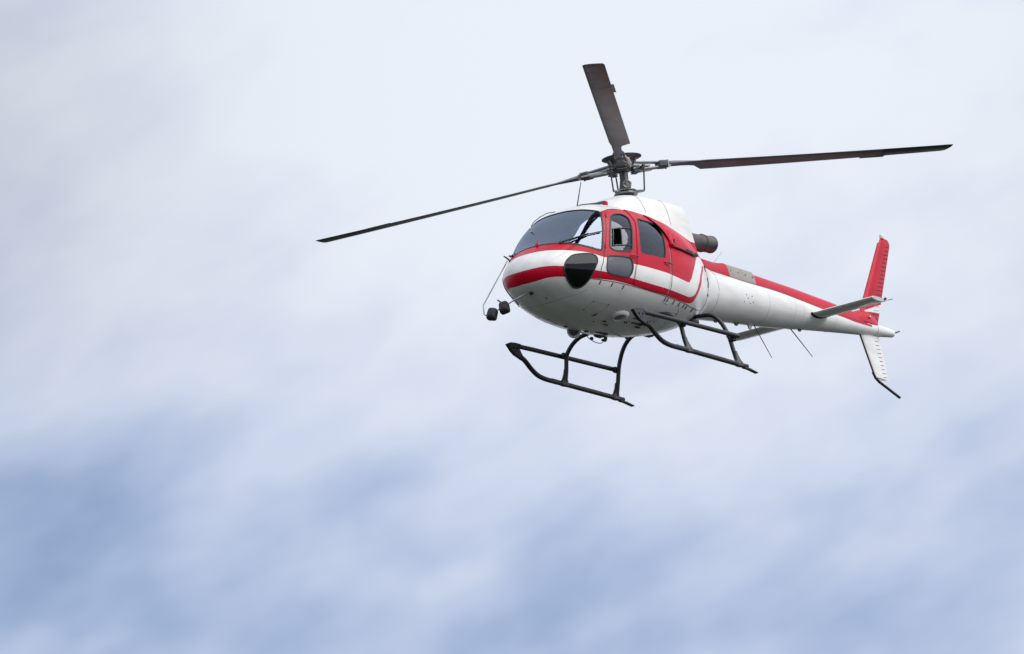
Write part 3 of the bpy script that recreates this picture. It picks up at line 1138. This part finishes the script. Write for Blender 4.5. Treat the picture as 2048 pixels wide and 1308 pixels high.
for s in (1, -1):
    for i in range(20):
        t_ = .05 + .87 * i / 19
        z = 1.78 + 1.49 * t_
        le, te = -6.17 - .995 * t_, -6.74 - .735 * t_
        ch = le - te
        xm = te + ch * .24
        yy = 5 * .11 * (.2969 * math.sqrt(.76) - .126 * .76 - .3516 * .76 ** 2 + .2843 * .76 ** 3 - .1036 * .76 ** 4) * ch
        put_bead(bead_r if not (2.03 < z < 2.15) else bead_w, xm, s * (yy - .001), z, fino, 0.12, s * .09, ch * .42 / .17)
# beacon on the fin tip
bc = MB()
bc.lathe([(.034, 0), (.036, .015), (.037, .035), (.034, .06), (.022, .075), (0, .08)], (-7.225, 0, 3.262), (0, 0, 1), 16)
bco = bc.build('beacon', M['white'], fino)
MB().lathe([(.036, .09), (.03, .12), (.015, .135), (0, .138)], (-7.225, 0, 3.256), (0, 0, 1), 14)
MB().lathe([(.0515, .048), (.0515, .066), (.048, .07)], (-7.225, 0, 3.262), (0, 0, 1), 16)

lf = MB()
lfr = fin(1.66, 0.99, -6.17, -6.765, -6.50, -6.89, .10, 24)
for p in lfr[-1]:
    p.z -= .0
lf.loft(lfr, caps=True)
lfo = build_weld(lf, 'lower_fin', [M['white']], heli, 50)
MB().tube([(-6.175, 0, 1.66), (-6.495, 0, .985)], .014, 8).build('leading_edge_strip', M['seam'], lfo)
for s in (1, -1):
    for i in range(10):
        t_ = .14 + .80 * i / 9
        z = 1.66 - .67 * t_
        le, te = -6.17 - .33 * t_, -6.765 - .125 * t_
        ch = le - te
        put_bead(bead_w, te + ch * .24, s * (.0255 * ch - .001), z, lfo, .1, s * .09, .95)
tb = MB()
tb.tube([(-6.44, 0, 1.06), (-6.50, 0, .985), (-6.60, 0, .935), (-7.16, 0, .775)], [.017, .02, .021, .021], 10)
tbo = tb.build('tail_bumper', M['skid'], heli)
MB().prism([(-6.505, -.006, .985), (-6.60, -.006, .95), (-6.86, -.006, .99)], (0, .012, 0)).build('bumper_bracket', M['pale'], tbo)
tl = MB()
tl.tube([(-7.19, 0, 1.785), (-7.30, 0, 1.81), (-7.41, 0, 1.845)], [.012, .012, .01], 8)
tl.build('tail_light_stalk', M['darkmetal'], heli)

# horizontal stabiliser (camber downwards)
st = MB()
rings = []
for y in np.linspace(-1.265, 1.265, 25):
    sec = foil(.50, .125, 12, -.03)
    rings.append([Vector((-4.445 - cx, y, 1.598 + cz + .05 * cx)) for cx, cz in sec])
st.loft(rings)
sto = st.build('horizontal_stabilizer', M['white'], heli, smooth=40)
for s in (1, -1):
    ep = MB()
    ep.loft([[Vector((-4.445 - .02 - cx * .96, s * (1.265 + dy), 1.598 + cz * .9 + .05 * cx)) for cx, cz in foil(.50, .125, 12, -.03)] for dy in (.0, .006)])
    ep.build('end_cap', M['pale'], sto)
    MB().lathe([(.016, 0), (.02, .015), (.014, .03), (0, .034)], (-4.80, s * 1.271, 1.622), (0, s, 0), 10).build('position_light', M['darkmetal'], sto)
    MB().tube([(-4.93, s * 1.262, 1.63), (-5.0, s * 1.262, 1.647), (-5.06, s * 1.262, 1.668)], .006, 6).build('static_wick', M['darkmetal'], sto)
    rt = MB()
    rt.loft([[Vector((-4.43 - cx * 1.04, s * y, 1.596 + cz * g_ + .05 * cx)) for cx, cz in foil(.50, .125, 12, -.03)] for y, g_ in ((.16, 1.2), (.235, 1.15), (.25, 1.03))])
    rt.build('root_cuff', M['seal'], sto)

# ------------------------------------------------------------------ tail rotor on the starboard side, stopped in line with the fin
tr_ = MB()
tc_ = Vector((-6.62, -.27, 1.852))
tr_.lathe([(.05, -.02), (.05, .06), (.03, .16), (.03, .20)], tc_, (0, 1, 0), 14)
tro = tr_.build('tail_rotor', M['darkmetal'], heli)
bdir = Vector((1, 0, -.055)).normalized()
cdir = Vector((.055, 0, 1)).normalized()
for s in (1, -1):
    m_ = MB()
    rg = []
    for r_, ch in ((.08, .06), (.2, .08), (.27, .13), (.6, .13), (.90, .125)):
        sec = foil(ch, .12, 7)
        rg.append([tc_ + bdir * (s * r_) + cdir * (ch * .5 - cx) + Vector((0, cy, 0)) for cx, cy in sec])
    m_.loft(rg)
    m_.build('tail_rotor_blade', M['blade'], tro, smooth=40)

# ------------------------------------------------------------------ rotor mast
HUB = Vector((0, 0, 3.10))
mm = MB()
mm.lathe([(.20, 2.50), (.18, 2.56), (.12, 2.63), (.10, 2.72), (.08, 2.80), (.07, 2.86), (.062, 2.90), (.062, 3.04)], (0, 0, 0), (0, 0, 1), 24)
mast = mm.build('rotor_mast', M['darkmetal'], heli)
sw = MB()
sw.lathe([(.11, 0), (.165, .005), (.172, .016), (.165, .028), (.11, .032)], (0, 0, 2.665), (0, 0, 1), 28)
sw.lathe([(.10, 0), (.15, .005), (.157, .014), (.15, .024), (.10, .028)], (0, 0, 2.712), (0, 0, 1), 28)
sw.build('swashplate', M['metal'], mast)
sc_ = MB()
cring = [Vector((.10, .10, 2.80)) + Vector((-.6, .8, 0)).normalized() * (.052 * math.cos(t)) + Vector((0, 0, 1)) * (.052 * math.sin(t)) for t in np.linspace(0, 2 * PI, 21)]
sc_.tube(cring, .014, 8)
sc_.tube([(.09, .09, 2.75), (.15, .16, 2.70)], .016, 8)
sc_.build('scissor_link', M['metal'], mast)

# ------------------------------------------------------------------ main rotor: hub, three blades
ROT_TILT = Matrix.Rotation(math.radians(2.87), 3, 'Y') @ Matrix.Rotation(math.radians(-.22), 3, 'X')
CONE = math.radians(2.1)
RAD = 5.345
TH0 = math.radians(-92.1)


def rp3(r, tang, z, th):
    """rotor coordinates: radius, offset towards the leading edge, height -> body"""
    e_r = Vector((math.cos(th), math.sin(th), 0))
    e_t = Vector((math.sin(th), -math.cos(th), 0))       # clockwise seen from above
    return HUB + ROT_TILT @ (e_r * r + e_t * tang + Vector((0, 0, z)))


def lift(r):
    t_ = r / RAD
    return RAD * math.tan(CONE) * (.72 * t_ + .28 * t_ * t_)


hm = MB()
zax = ROT_TILT @ Vector((0, 0, 1))
hm.lathe([(.07, -.09), (.10, -.08), (.115, -.045), (.155, -.03), (.155, .02), (.12, .03), (.09, .05), (.09, .06)], HUB, zax, 26)
hub = hm.build('main_rotor', M['darkmetal'], heli)
ab = MB()
ab.lathe([(.085, .005), (.15, .008), (.165, .015), (.170, .060), (.20, .092), (.262, .110), (.285, .120), (.287, .129), (.262, .133), (.12, .145), (0, .15)], HUB, zax, 40)
abo = ab.build('vibration_absorber', M['darkmetal'], hub)
for k in range(8):
    a = 2 * PI * k / 8 + .3
    p = HUB + ROT_TILT @ Vector((.178 * math.cos(a), .178 * math.sin(a), .015))
    q = HUB + ROT_TILT @ Vector((.205 * math.cos(a), .205 * math.sin(a), .092))
    MB().tube([p, q], .016, 8).build('absorber_spring', M['metal'], hub)

for kb in range(3):
    th = TH0 - kb * 2 * PI / 3
    # star arm
    a = MB()
    outl = [(.06, .11), (.16, .085), (.26, .055), (.42, .045), (.42, -.045), (.26, -.055), (.16, -.085), (.06, -.11)]
    a.prism([rp3(r, t_, -.012 + lift(r) * .5, th) for r, t_ in outl], zax * .028)
    a.build('star_arm', M['metal'], hub)
    # elastomeric bearing: a stack of plates
    for i in range(5):
        c = rp3(.185, 0, -.052 - .012 * 0 + (-.045 + .0225 * i), th)
        er = (rp3(1, 0, 0, th) - rp3(0, 0, 0, th)).normalized()
        rot = Matrix((er, zax.cross(er), zax)).transposed()
        MB().box(c, (.10 - .006 * abs(i - 2), .14, .014), rot, bev=.004).build('bearing_plate', M['metal'] if i % 2 else M['darkmetal'], hub)
    # sleeve: two flat bars above and below the arm
    for dz in (.045, -.05):
        sl = MB()
        o2 = [(.13, .07), (.30, .05), (.62, .050), (.74, .060), (.74, -.060), (.62, -.050), (.30, -.05), (.13, -.07)]
        sl.prism([rp3(r, t_, dz * (1 - .45 * max(0, (r - .3) / .44)) + lift(r) - .008, th) for r, t_ in o2], zax * .018)
        sl.build('sleeve', M['metal'], hub)
    cl = MB()
    er = (rp3(1, 0, lift(1), th) - rp3(0, 0, 0, th)).normalized()
    rot = Matrix((er, zax.cross(er), zax)).transposed()
    cl.box(rp3(.62, 0, lift(.62), th), (.15, .17, .10), rot, bev=.02)
    cl.build('blade_clamp', M['darkmetal'], hub)
    for t_ in (.045, -.045):
        MB().tube([rp3(.70, t_, lift(.70) - .055, th), rp3(.70, t_, lift(.70) + .055, th)], .016, 8).build('blade_pin', M['metal'], hub)
    # drag damper rod beside the sleeve
    MB().tube([rp3(.20, -.12, -.06, th), rp3(.30, -.125, -.05 + lift(.3), th), rp3(.31, -.125, -.05 + lift(.3), th), rp3(.50, -.11, -.03 + lift(.5), th), rp3(.51, -.11, -.03 + lift(.5), th), rp3(.66, -.085, -.02 + lift(.66), th)],
              [.014, .014, .024, .024, .013, .013], 10).build('damper', M['pale'], hub)
    # pitch link from the swashplate
    low = Vector((.27 * math.cos(th - .62), .27 * math.sin(th - .62), 2.70))
    MB().tube([low * .45 + Vector((0, 0, 2.71 * .55)), low + Vector((0, 0, .0))], [.028, .018], 8).build('swashplate_arm', M['metal'], hub)
    MB().tube([low, rp3(.25, .17, -.02, th)], [.012, .012], 8).build('pitch_link', M['darkmetal'], hub)
    MB().tube([rp3(.25, .18, -.02, th), rp3(.26, .05, -.045, th)], [.020, .026], 8).build('pitch_horn', M['darkmetal'], hub)
    # the blade
    bl = MB()
    stations = [(.66, .13, .60), (.80, .13, .58), (.95, .13, .45), (1.08, .135, .32), (1.18, .155, .22), (1.34, .30, .125)] + [(r, .30, .115) for r in np.linspace(1.5, 5.28, 22)] + [(5.345, .28, .10)]
    rg = []
    for r, ch, tk in stations:
        pitch = math.radians(np.interp(r, [.6, 1.3, 5.345], [12.0, 11.5, 2.0]))
        sec = foil(ch, tk, 8)
        ring = []
        for cx, cz in sec:
            le = .075 if ch > .2 else .06
            x_ = le - cx
            ring.append(rp3(r, x_ * math.cos(pitch) - cz * math.sin(pitch), x_ * math.sin(pitch) + cz * math.cos(pitch) + lift(r), th))
        rg.append(ring)
    tipi = next(i for i, s_ in enumerate(stations) if s_[0] > 4.1)
    k_ = len(rg[0])
    for i in range(len(rg) - 1):
        for c in range(k_):
            bl.add([rg[i][c], rg[i][(c + 1) % k_], rg[i + 1][(c + 1) % k_], rg[i + 1][c]], [(0, 1, 2, 3)], 1 if i >= tipi else 0)
    bl.add(rg[0], [tuple(range(k_))], 0)
    bl.add(rg[-1], [tuple(range(k_))], 1)
    blo = build_weld(bl, 'main_rotor_blade', [M['blade'], M['bladetip']], hub, 40)
    for r0, r1 in ((3.95, 4.35),):
        pt_ = math.radians(np.interp(r0, [1.3, 5.345], [11.5, 2.0]))
        tt_ = MB()
        tt_.prism([rp3(r, x_ * math.cos(pt_), x_ * math.sin(pt_) + lift(r) - .002, th) for r, x_ in ((r0, -.215), (r1, -.215), (r1, -.262), (r0, -.262))], zax * .003)
        tt_.build('trim_tab', M['blade'], hub)

# ------------------------------------------------------------------ landing gear
def plate_with_holes(mb, outline, holes, y0, dy):
    """a flat plate in the x-z plane pierced by round holes"""
    loops = [outline] + [[(cx + r * math.cos(2 * PI * k / 12), cz + r * math.sin(2 * PI * k / 12)) for k in range(12)] for cx, cz, r in holes]
    P, E = [], []
    for lp in loops:
        b = len(P)
        P += [Vector(p) for p in lp]
        E += [(b + i, b + (i + 1) % len(lp)) for i in range(len(lp))]
    v, e, f, _, _, _ = delaunay_2d_cdt(P, E, [], 0, 1e-6)
    c = np.array([[sum(v[i][k] for i in t) / 3 for k in (0, 1)] for t in f])
    keep = poly_in(c, outline)
    for lp in loops[1:]:
        keep &= ~poly_in(c, lp)
    n = len(v)
    vs_ = [(p[0], y0, p[1]) for p in v] + [(p[0], y0 + dy, p[1]) for p in v]
    fs = []
    for t, k in zip(f, keep):
        if k:
            fs.append(tuple(t))
            fs.append(tuple(i + n for i in reversed(t)))
    for lp in loops:
        idx = [min(range(n), key=lambda i: (v[i][0] - p[0]) ** 2 + (v[i][1] - p[1]) ** 2) for p in lp]
        for i in range(len(idx)):
            a, b = idx[i], idx[(i + 1) % len(idx)]
            fs.append((a, b, b + n, a + n))
    mb.add(vs_, fs)


TRK = 1.05
for s in (1, -1):
    sk = MB()
    path = catmull([(1.60, s * TRK, .285), (1.50, s * TRK, .245), (1.35, s * TRK, .145), (1.21, s * TRK, .082), (1.03, s * TRK, .055), (.80, s * TRK, .052), (.44, s * TRK, .055), (-.70, s * TRK, .056), (-1.0, s * TRK, .058)], 6)
    sk.tube(path, .035, 14)
    sko = sk.build('skid', M['skid'], heli)
    # flat toe with its bracing plate, and the flexible steel heel
    to = MB()
    tp = [(1.93, .425), (1.86, .455), (1.74, .468), (1.60, .468), (1.60, .425), (1.645, .40), (1.60, .33), (1.55, .28), (1.575, .245), (1.66, .27), (1.76, .295), (1.83, .335), (1.895, .395)]
    plate_with_holes(to, tp, [(1.79, .385, .018), (1.70, .392, .018), (1.755, .34, .013)], s * TRK - .026, .052)
    to.build('toe_plate', M['skid'], sko)
    he = MB()
    he.prism([(-.90, s * TRK - .028, .020), (-.90, s * TRK - .028, .034), (-1.05, s * TRK - .028, .034), (-1.25, s * TRK - .028, .004), (-1.25, s * TRK - .028, -.006), (-1.03, s * TRK - .028, .018)], (0, .056, 0))
    he.build('heel_strip', M['skid'], sko)
    for x0, x1 in ((.86, .30), (.05, -.42)):
        gr = MB()
        gr.loft([[Vector((x, s * TRK + 0.0365 * math.sin(t), .0555 + 0.0365 * math.cos(t))) for t in np.linspace(-.2, 1.25, 8)] for x in np.linspace(x0, x1, 8)] if s > 0 else
                [[Vector((x, s * TRK + 0.0365 * math.sin(t), .0555 + 0.0365 * math.cos(t))) for t in np.linspace(-1.25, .2, 8)] for x in np.linspace(x0, x1, 8)], caps=False, closed=False)
        gr.build('tread', M['grip'], sko)
    # long step tube above the skid
    sp = MB()
    sp.tube([(1.645, s * TRK, .435), (1.3, s * TRK, .445), (.4, s * TRK, .462), (-.86, s * TRK, .483)], .033, 12)
    spo = sp.build('step_tube', M['skid'], heli)
    for x in (.53, -.80):
        MB().box((x, s * (TRK - .055), .455), (.10, .06, .085), bev=.012).build('step_clamp', M['skid'], spo)

for x, top, pts_ in ((.53, .60, [(0, .70), (.40, .70), (.62, .675), (.72, .657), (.835, .594), (.92, .511), (.965, .43), (.99, .27), (1.02, .13), (1.035, .085)]),
                     (-.80, .86, [(0, .93), (.36, .91), (.547, .895), (.667, .872), (.77, .80), (.845, .70), (.90, .585), (.94, .467), (.975, .30), (1.01, .14), (1.03, .085)])):
    ct = MB()
    half = catmull([(x, y, z) for y, z in pts_], 5)
    full = [Vector((p[0], -p[1], p[2])) for p in half[::-1]] + [Vector(p) for p in half[1:]]
    ct.tube(full, .031, 12, up=(1, 0, 0))
    cto = ct.build('cross_tube', M['skid'], heli)
    for s in (1, -1):
        ft = MB()
        ft.loft([[Vector((x + a * math.cos(t), s * (yy + b * math.sin(t)), z)) for t in np.linspace(0, 2 * PI, 13)[:-1]] for z, yy, a, b in
                 ((.03, 1.05, .105, .043), (.085, 1.048, .09, .043), (.12, 1.035, .055, .041), (.20, 1.008, .037, .037), (.26, .995, .036, .036))])
        ft.build('skid_saddle', M['skid'], cto)

# ------------------------------------------------------------------ mirrors on their nose frame
fm_ = MB()
fm_.tube([(2.45, -.56, 1.42), (3.12, -.60, .69), (3.13, -.60, .66), (3.13, -.60, .555), (3.12, -.585, .535), (3.09, -.53, .545)], .0095, 8)
fm_.tube([(2.83, -.01, .785), (2.94, -.22, .69), (3.0, -.35, .625), (3.06, -.45, .575), (3.10, -.53, .540)], .0105, 8)
fmo = fm_.build('mirror_frame', M['steel'], heli)
MB().tube([(2.80, -.56, .80), (2.98, -.36, .66)], .012, 8).build('strut', M['darkmetal'], fmo)
bs = MB()
bs.box((2.80, .01, .775), (.10, .05, .05), Matrix.Rotation(.6, 3, 'Y'), bev=.012)
bs.build('frame_foot', M['seal'], fmo)
for c, tilt in (((3.085, -.50, .545), -.25), ((3.005, -.345, .615), .15)):
    rot = Matrix.Rotation(math.radians(12), 3, 'Z') @ Matrix.Rotation(tilt, 3, 'X') @ Matrix.Rotation(-.25, 3, 'Y')
    mi_ = MB()
    rg = []
    for dx, sc in ((-.055, .88), (-.048, .97), (-.03, 1.0), (.005, .99), (.03, .9), (.05, .72), (.06, .45)):
        rg.append([Vector(c) + rot @ Vector((dx, (.070 - .008 * math.sin(t)) * sc * math.copysign(abs(math.cos(t)) ** .45, math.cos(t)), .088 * sc * math.copysign(abs(math.sin(t)) ** .45, math.sin(t)))) for t in np.linspace(0, 2 * PI, 29)[:-1]])
    mi_.loft(rg)
    mo = mi_.build('mirror', M['panel'], heli, smooth=50)
    g2 = MB()
    g2.loft([[Vector(c) + rot @ Vector((-.0565, .064 * .88 * math.copysign(abs(math.cos(t)) ** .45, math.cos(t)), .08 * .88 * math.copysign(abs(math.sin(t)) ** .45, math.sin(t)))) for t in np.linspace(0, 2 * PI, 29)[:-1]],
             [Vector(c) + rot @ Vector((-.0585, .062 * .88 * math.copysign(abs(math.cos(t)) ** .45, math.cos(t)), .078 * .88 * math.copysign(abs(math.sin(t)) ** .45, math.sin(t)))) for t in np.linspace(0, 2 * PI, 29)[:-1]]])
    g2.build('mirror_glass', M['steel'], mo)

# ------------------------------------------------------------------ lamps, aerials and fittings on the belly
ll = MB()
lc = Vector((1.20, -.38, .565))
ldir = Vector((.85, .50, -.06)).normalized()
ll.lathe([(.02, -.10), (.07, -.085), (.093, -.04), (.098, .02), (.094, .034), (.070, .034), (.066, .012)], lc, ldir, 26)
llo = ll.build('landing_light', M['white'], heli)
MB().lathe([(0, .0), (.04, .004), (.068, .014)], lc, ldir, 24).build('lens', M['lens'], llo)
MB().box(lc + ldir * .022, (.012, .13, .022), Matrix((ldir, Vector((0, 0, 1)).cross(ldir).normalized(), ldir.cross(Vector((0, 0, 1)).cross(ldir)).normalized())).transposed()).build('lamp_bar', M['metal'], llo)
bl_ = MB()
bc_ = hp(.494, .865, 1)
bn = hnrm(.494, .865, 1)
bl_.loft([[bc_ + Vector((a * math.cos(t) + .02, b * math.sin(t), 0)) + bn * h_ - Vector((0, 0, (b * math.sin(t)) * -.28)) for t in np.linspace(0, 2 * PI, 29)[:-1]] for a, b, h_ in ((.21, .14, -.03), (.18, .12, .008), (.13, .095, .028), (.105, .08, .03), (.09, .07, .01))])
blo2 = bl_.build('belly_lamp', M['white'], heli, smooth=60)
MB().lathe([(.0, .0), (.05, .012), (.085, .0), (.085, -.03)], bc_ + bn * .012 + Vector((.02, 0, 0)), bn, 20).build('lens', M['lens'], blo2)
for a, b, s, size in ((.40, .90, 1, (.03, .08, .012)), (.43, .905, -1, (.05, .05, .014)), (.47, .93, 1, (.08, .03, .014)), (.52, .93, -1, (.05, .05, .02)), (.545, .905, 1, (.02, .02, .03)), (.555, .905, 1, (.02, .02, .03)), (.50, .96, 1, (.12, .02, .012)),
                      (.60, .90, 1, (.26, .035, .022)), (.58, .95, -1, (.30, .03, .02)), (.63, .93, 1, (.10, .04, .02)), (.565, .86, 1, (.12, .022, .012)), (.67, .77, 1, (.16, .03, .02)), (.44, .955, 1, (.02, .02, .012)), (.165, .93, 1, (.022, .022, .01))):
    MB().box(hp(a, b, s, .004), size, bev=.004).build('belly_fitting', M['seal'] if size[0] != .12 else M['darkmetal'], fuselage)
hk = MB()
hk.tube(catmull([(.75, -.45, .60), (.70, -.46, .565), (.52, -.47, .535), (.35, -.48, .55), (.28, -.47, .60)], 6), .006, 6)
hk.box((.62, -.46, .57), (.045, .045, .045), bev=.01)
hk.box((.28, -.47, .60), (.10, .04, .03), bev=.008)
hk.build('cargo_hook_cable', M['seal'], heli)
for u_, v_ in ((.70, .83), (.80, .82)):
    MB().box(hp(u_, v_, -1, .02), (.035, .05, .06), bev=.008).build('belly_fitting', M['darkmetal'], fuselage)
for x in (.53, -.80):
    for s in (1, -1):
        z_ = .60 if x > 0 else .82
        MB().box((x, s * .38, z_ + .02), (.16, .12, .07), bev=.02).build('cross_tube_clamp', M['skid'], fuselage)
# aerials
for p0, p1, r0, r1 in (((-3.10, 0, 1.29), (-3.53, 0, .83), .008, .005), ((-4.12, 0, 1.40), (-4.71, 0, 1.03), .009, .005)):
    an = MB()
    an.tube([p0, p1], [r0, r1], 8)
    an.box(Vector(p0) + Vector((.0, 0, .012)), (.12, .04, .025), bev=.008)
    an.build('whip_aerial', M['darkmetal'], heli)
for x, z, h_ in ((-2.05, 1.155, .03), (-2.62, 1.20, .03), (-3.0, 1.25, .075), (-4.42, 1.42, .05)):
    ba = MB()
    ba.prism([(x + .06, -.010, z + .02), (x + .02, -.010, z - h_), (x - .03, -.010, z - h_), (x - .08, -.010, z + .02)], (0, .020, 0))
    ba.build('blade_aerial', M['pale'] if h_ > .07 else M['darkmetal'], heli)
ta = MB()
ta.tube([(-1.72, .15, 1.80), (-2.22, .15, 2.17)], [.007, .004], 6)
ta.build('boom_aerial', M['pale'], heli)
ra = MB()
ra.tube([(1.68, .2, 2.15), (1.50, .2, 2.55)], [.010, .006], 8)
ra.build('roof_aerial', M['darkmetal'], heli)
wc = MB()
wc.prism([(1.76, .185, 2.125), (1.60, .185, 2.205), (1.20, .185, 2.300), (.96, .185, 2.372), (.96, .185, 2.325), (1.25, .185, 2.265), (1.60, .185, 2.17)], (0, .03, 0))
wco = wc.build('wire_cutter', M['skid'], heli)
MB().box((1.10, .2, 2.26), (.05, .03, .08), bev=.006).build('cutter_bracket', M['skid'], wco)
MB().box((.92, .2, 2.340), (.11, .05, .075), Matrix.Rotation(.15, 3, 'Y'), bev=.02).build('cutter_end', M['red'], wco)
df = MB()
df.tube([hp(u, v, -1, o_) for u, v, o_ in ((.345, .150, .0), (.352, .128, .022), (.365, .095, .03), (.378, .06, .028), (.39, .03, .0))], .006, 6)
df.build('deflector_wire', M['darkmetal'], heli)
# wipers
for s in (1, -1):
    wi = MB()
    wi.tube([hp(.188, .228, s, .015), hp(.205, .262, s, .03), hp(.262, .315, s, .035), hp(.285, .327, s, .03)], [.014, .011, .008, .007], 8)
    wio = wi.build('wiper', M['seal'], heli)
    wb = MB()
    wb.tube([hp(u, v, s, .016) for u, v in ((.212, .272), (.25, .305), (.29, .332), (.315, .345), (.338, .352))], .009, 6)
    wb.build('wiper_blade', M['seal'], wio)
    wp = hp(.188, .226, s, .012)
    MB().lathe([(.022, -.012), (.022, .012), (.012, .02), (0, .02)], wp, hnrm(.188, .226, s), 10).build('wiper_pivot', M['darkmetal'], wio)
# nose latch and small probes
la = MB()
la.box(hp(.160, .04, 1, .012), (.05, .035, .05), bev=.01)
la.tube([hp(.165, .04, 1, .02), hp(.178, .035, 1, .055)], [.012, .008], 8)
la.build('nose_latch', M['red'], heli)
pt = MB()
p0_, n0_ = hp(.198, .290, -1), hnrm(.198, .290, -1)
pt.tube([p0_ - n0_ * .01, p0_ + n0_ * .035 + Vector((.01, 0, .02)), p0_ + n0_ * .06 + Vector((.05, 0, .03))], [.014, .012, .009], 8)
pt.build('pitot_probe', M['darkmetal'], heli)
td = MB()
td.lathe([(.018, -.005), (.018, .012), (.006, .016), (.006, .06)], hp(.27, .09, -1), hnrm(.27, .09, -1), 8)
td.build('temperature_probe', M['steel'], heli)

# ------------------------------------------------------------------ cabin inside, seen through the panes
fl = MB()
fl.prism([(2.62, -.33, .80), (2.62, .33, .80), (2.1, .60, .80), (1.3, .74, .80), (.50, .78, .80), (.50, -.78, .80), (1.3, -.74, .80), (2.1, -.60, .80)], (0, 0, .02))
fl.build('cabin_floor', M['lining'], fuselage)
bk_ = MB()
bu = .628
pr = [hull(np.array([bu]), np.array([v]))[0] for v in np.linspace(0, 1, 30)]
pr = [Vector((0.46, p[1] * .94, 1.3 + (p[2] - 1.3) * .95)) for p in pr]
bk_.prism([*pr, *[Vector((p.x, -p.y, p.z)) for p in pr[-2:0:-1]]], (.03, 0, 0))
bk_.build('rear_bulkhead', M['lining'], fuselage)
ip = MB()
ip.prism([(2.42, -.42, 1.38), (2.50, -.42, 1.30), (2.40, -.42, .95), (2.20, -.42, .95), (2.12, -.42, 1.36), (2.25, -.42, 1.43)], (0, .62, 0))
ip.box((2.2, -.08, .92), (.5, .24, .22), bev=.03)
ip.build('instrument_panel', M['panel'], heli, smooth=20)


def seat(x, y):
    sm = MB()
    sm.box((x, y, 1.02), (.48, .44, .12), bev=.04)
    sm.box((x + .02, y, .90), (.36, .34, .16), bev=.02)
    o = sm.build('seat', M['seat'], heli, smooth=20)
    b2 = MB()
    b2.box((x - .26, y, 1.36), (.11, .43, .60), Matrix.Rotation(-.15, 3, 'Y'), bev=.045)
    b2.build('backrest', M['seat'], o, smooth=20)
    h2 = MB()
    h2.box((x - .32, y, 1.73), (.09, .24, .15), Matrix.Rotation(-.12, 3, 'Y'), bev=.035)
    h2.build('headrest', M['seat'], o, smooth=20)


for y in (.36, -.36):
    seat(1.72, y)
for y in (.60, .20, -.20, -.60):
    seat(.80, y)
oc = MB()
oc.box((1.60, 0, 2.06), (.7, .24, .07), Matrix.Rotation(.16, 3, 'Y'), bev=.02)
oc.build('overhead_console', M['panel'], heli)
for y in (.30, -.30):
    cy = MB()
    cy.tube([(2.02, y, .83), (2.0, y, 1.05), (1.96, y, 1.15), (1.93, y, 1.25)], [.014, .014, .014, .02], 8)
    cy.build('cyclic_stick', M['panel'], heli)
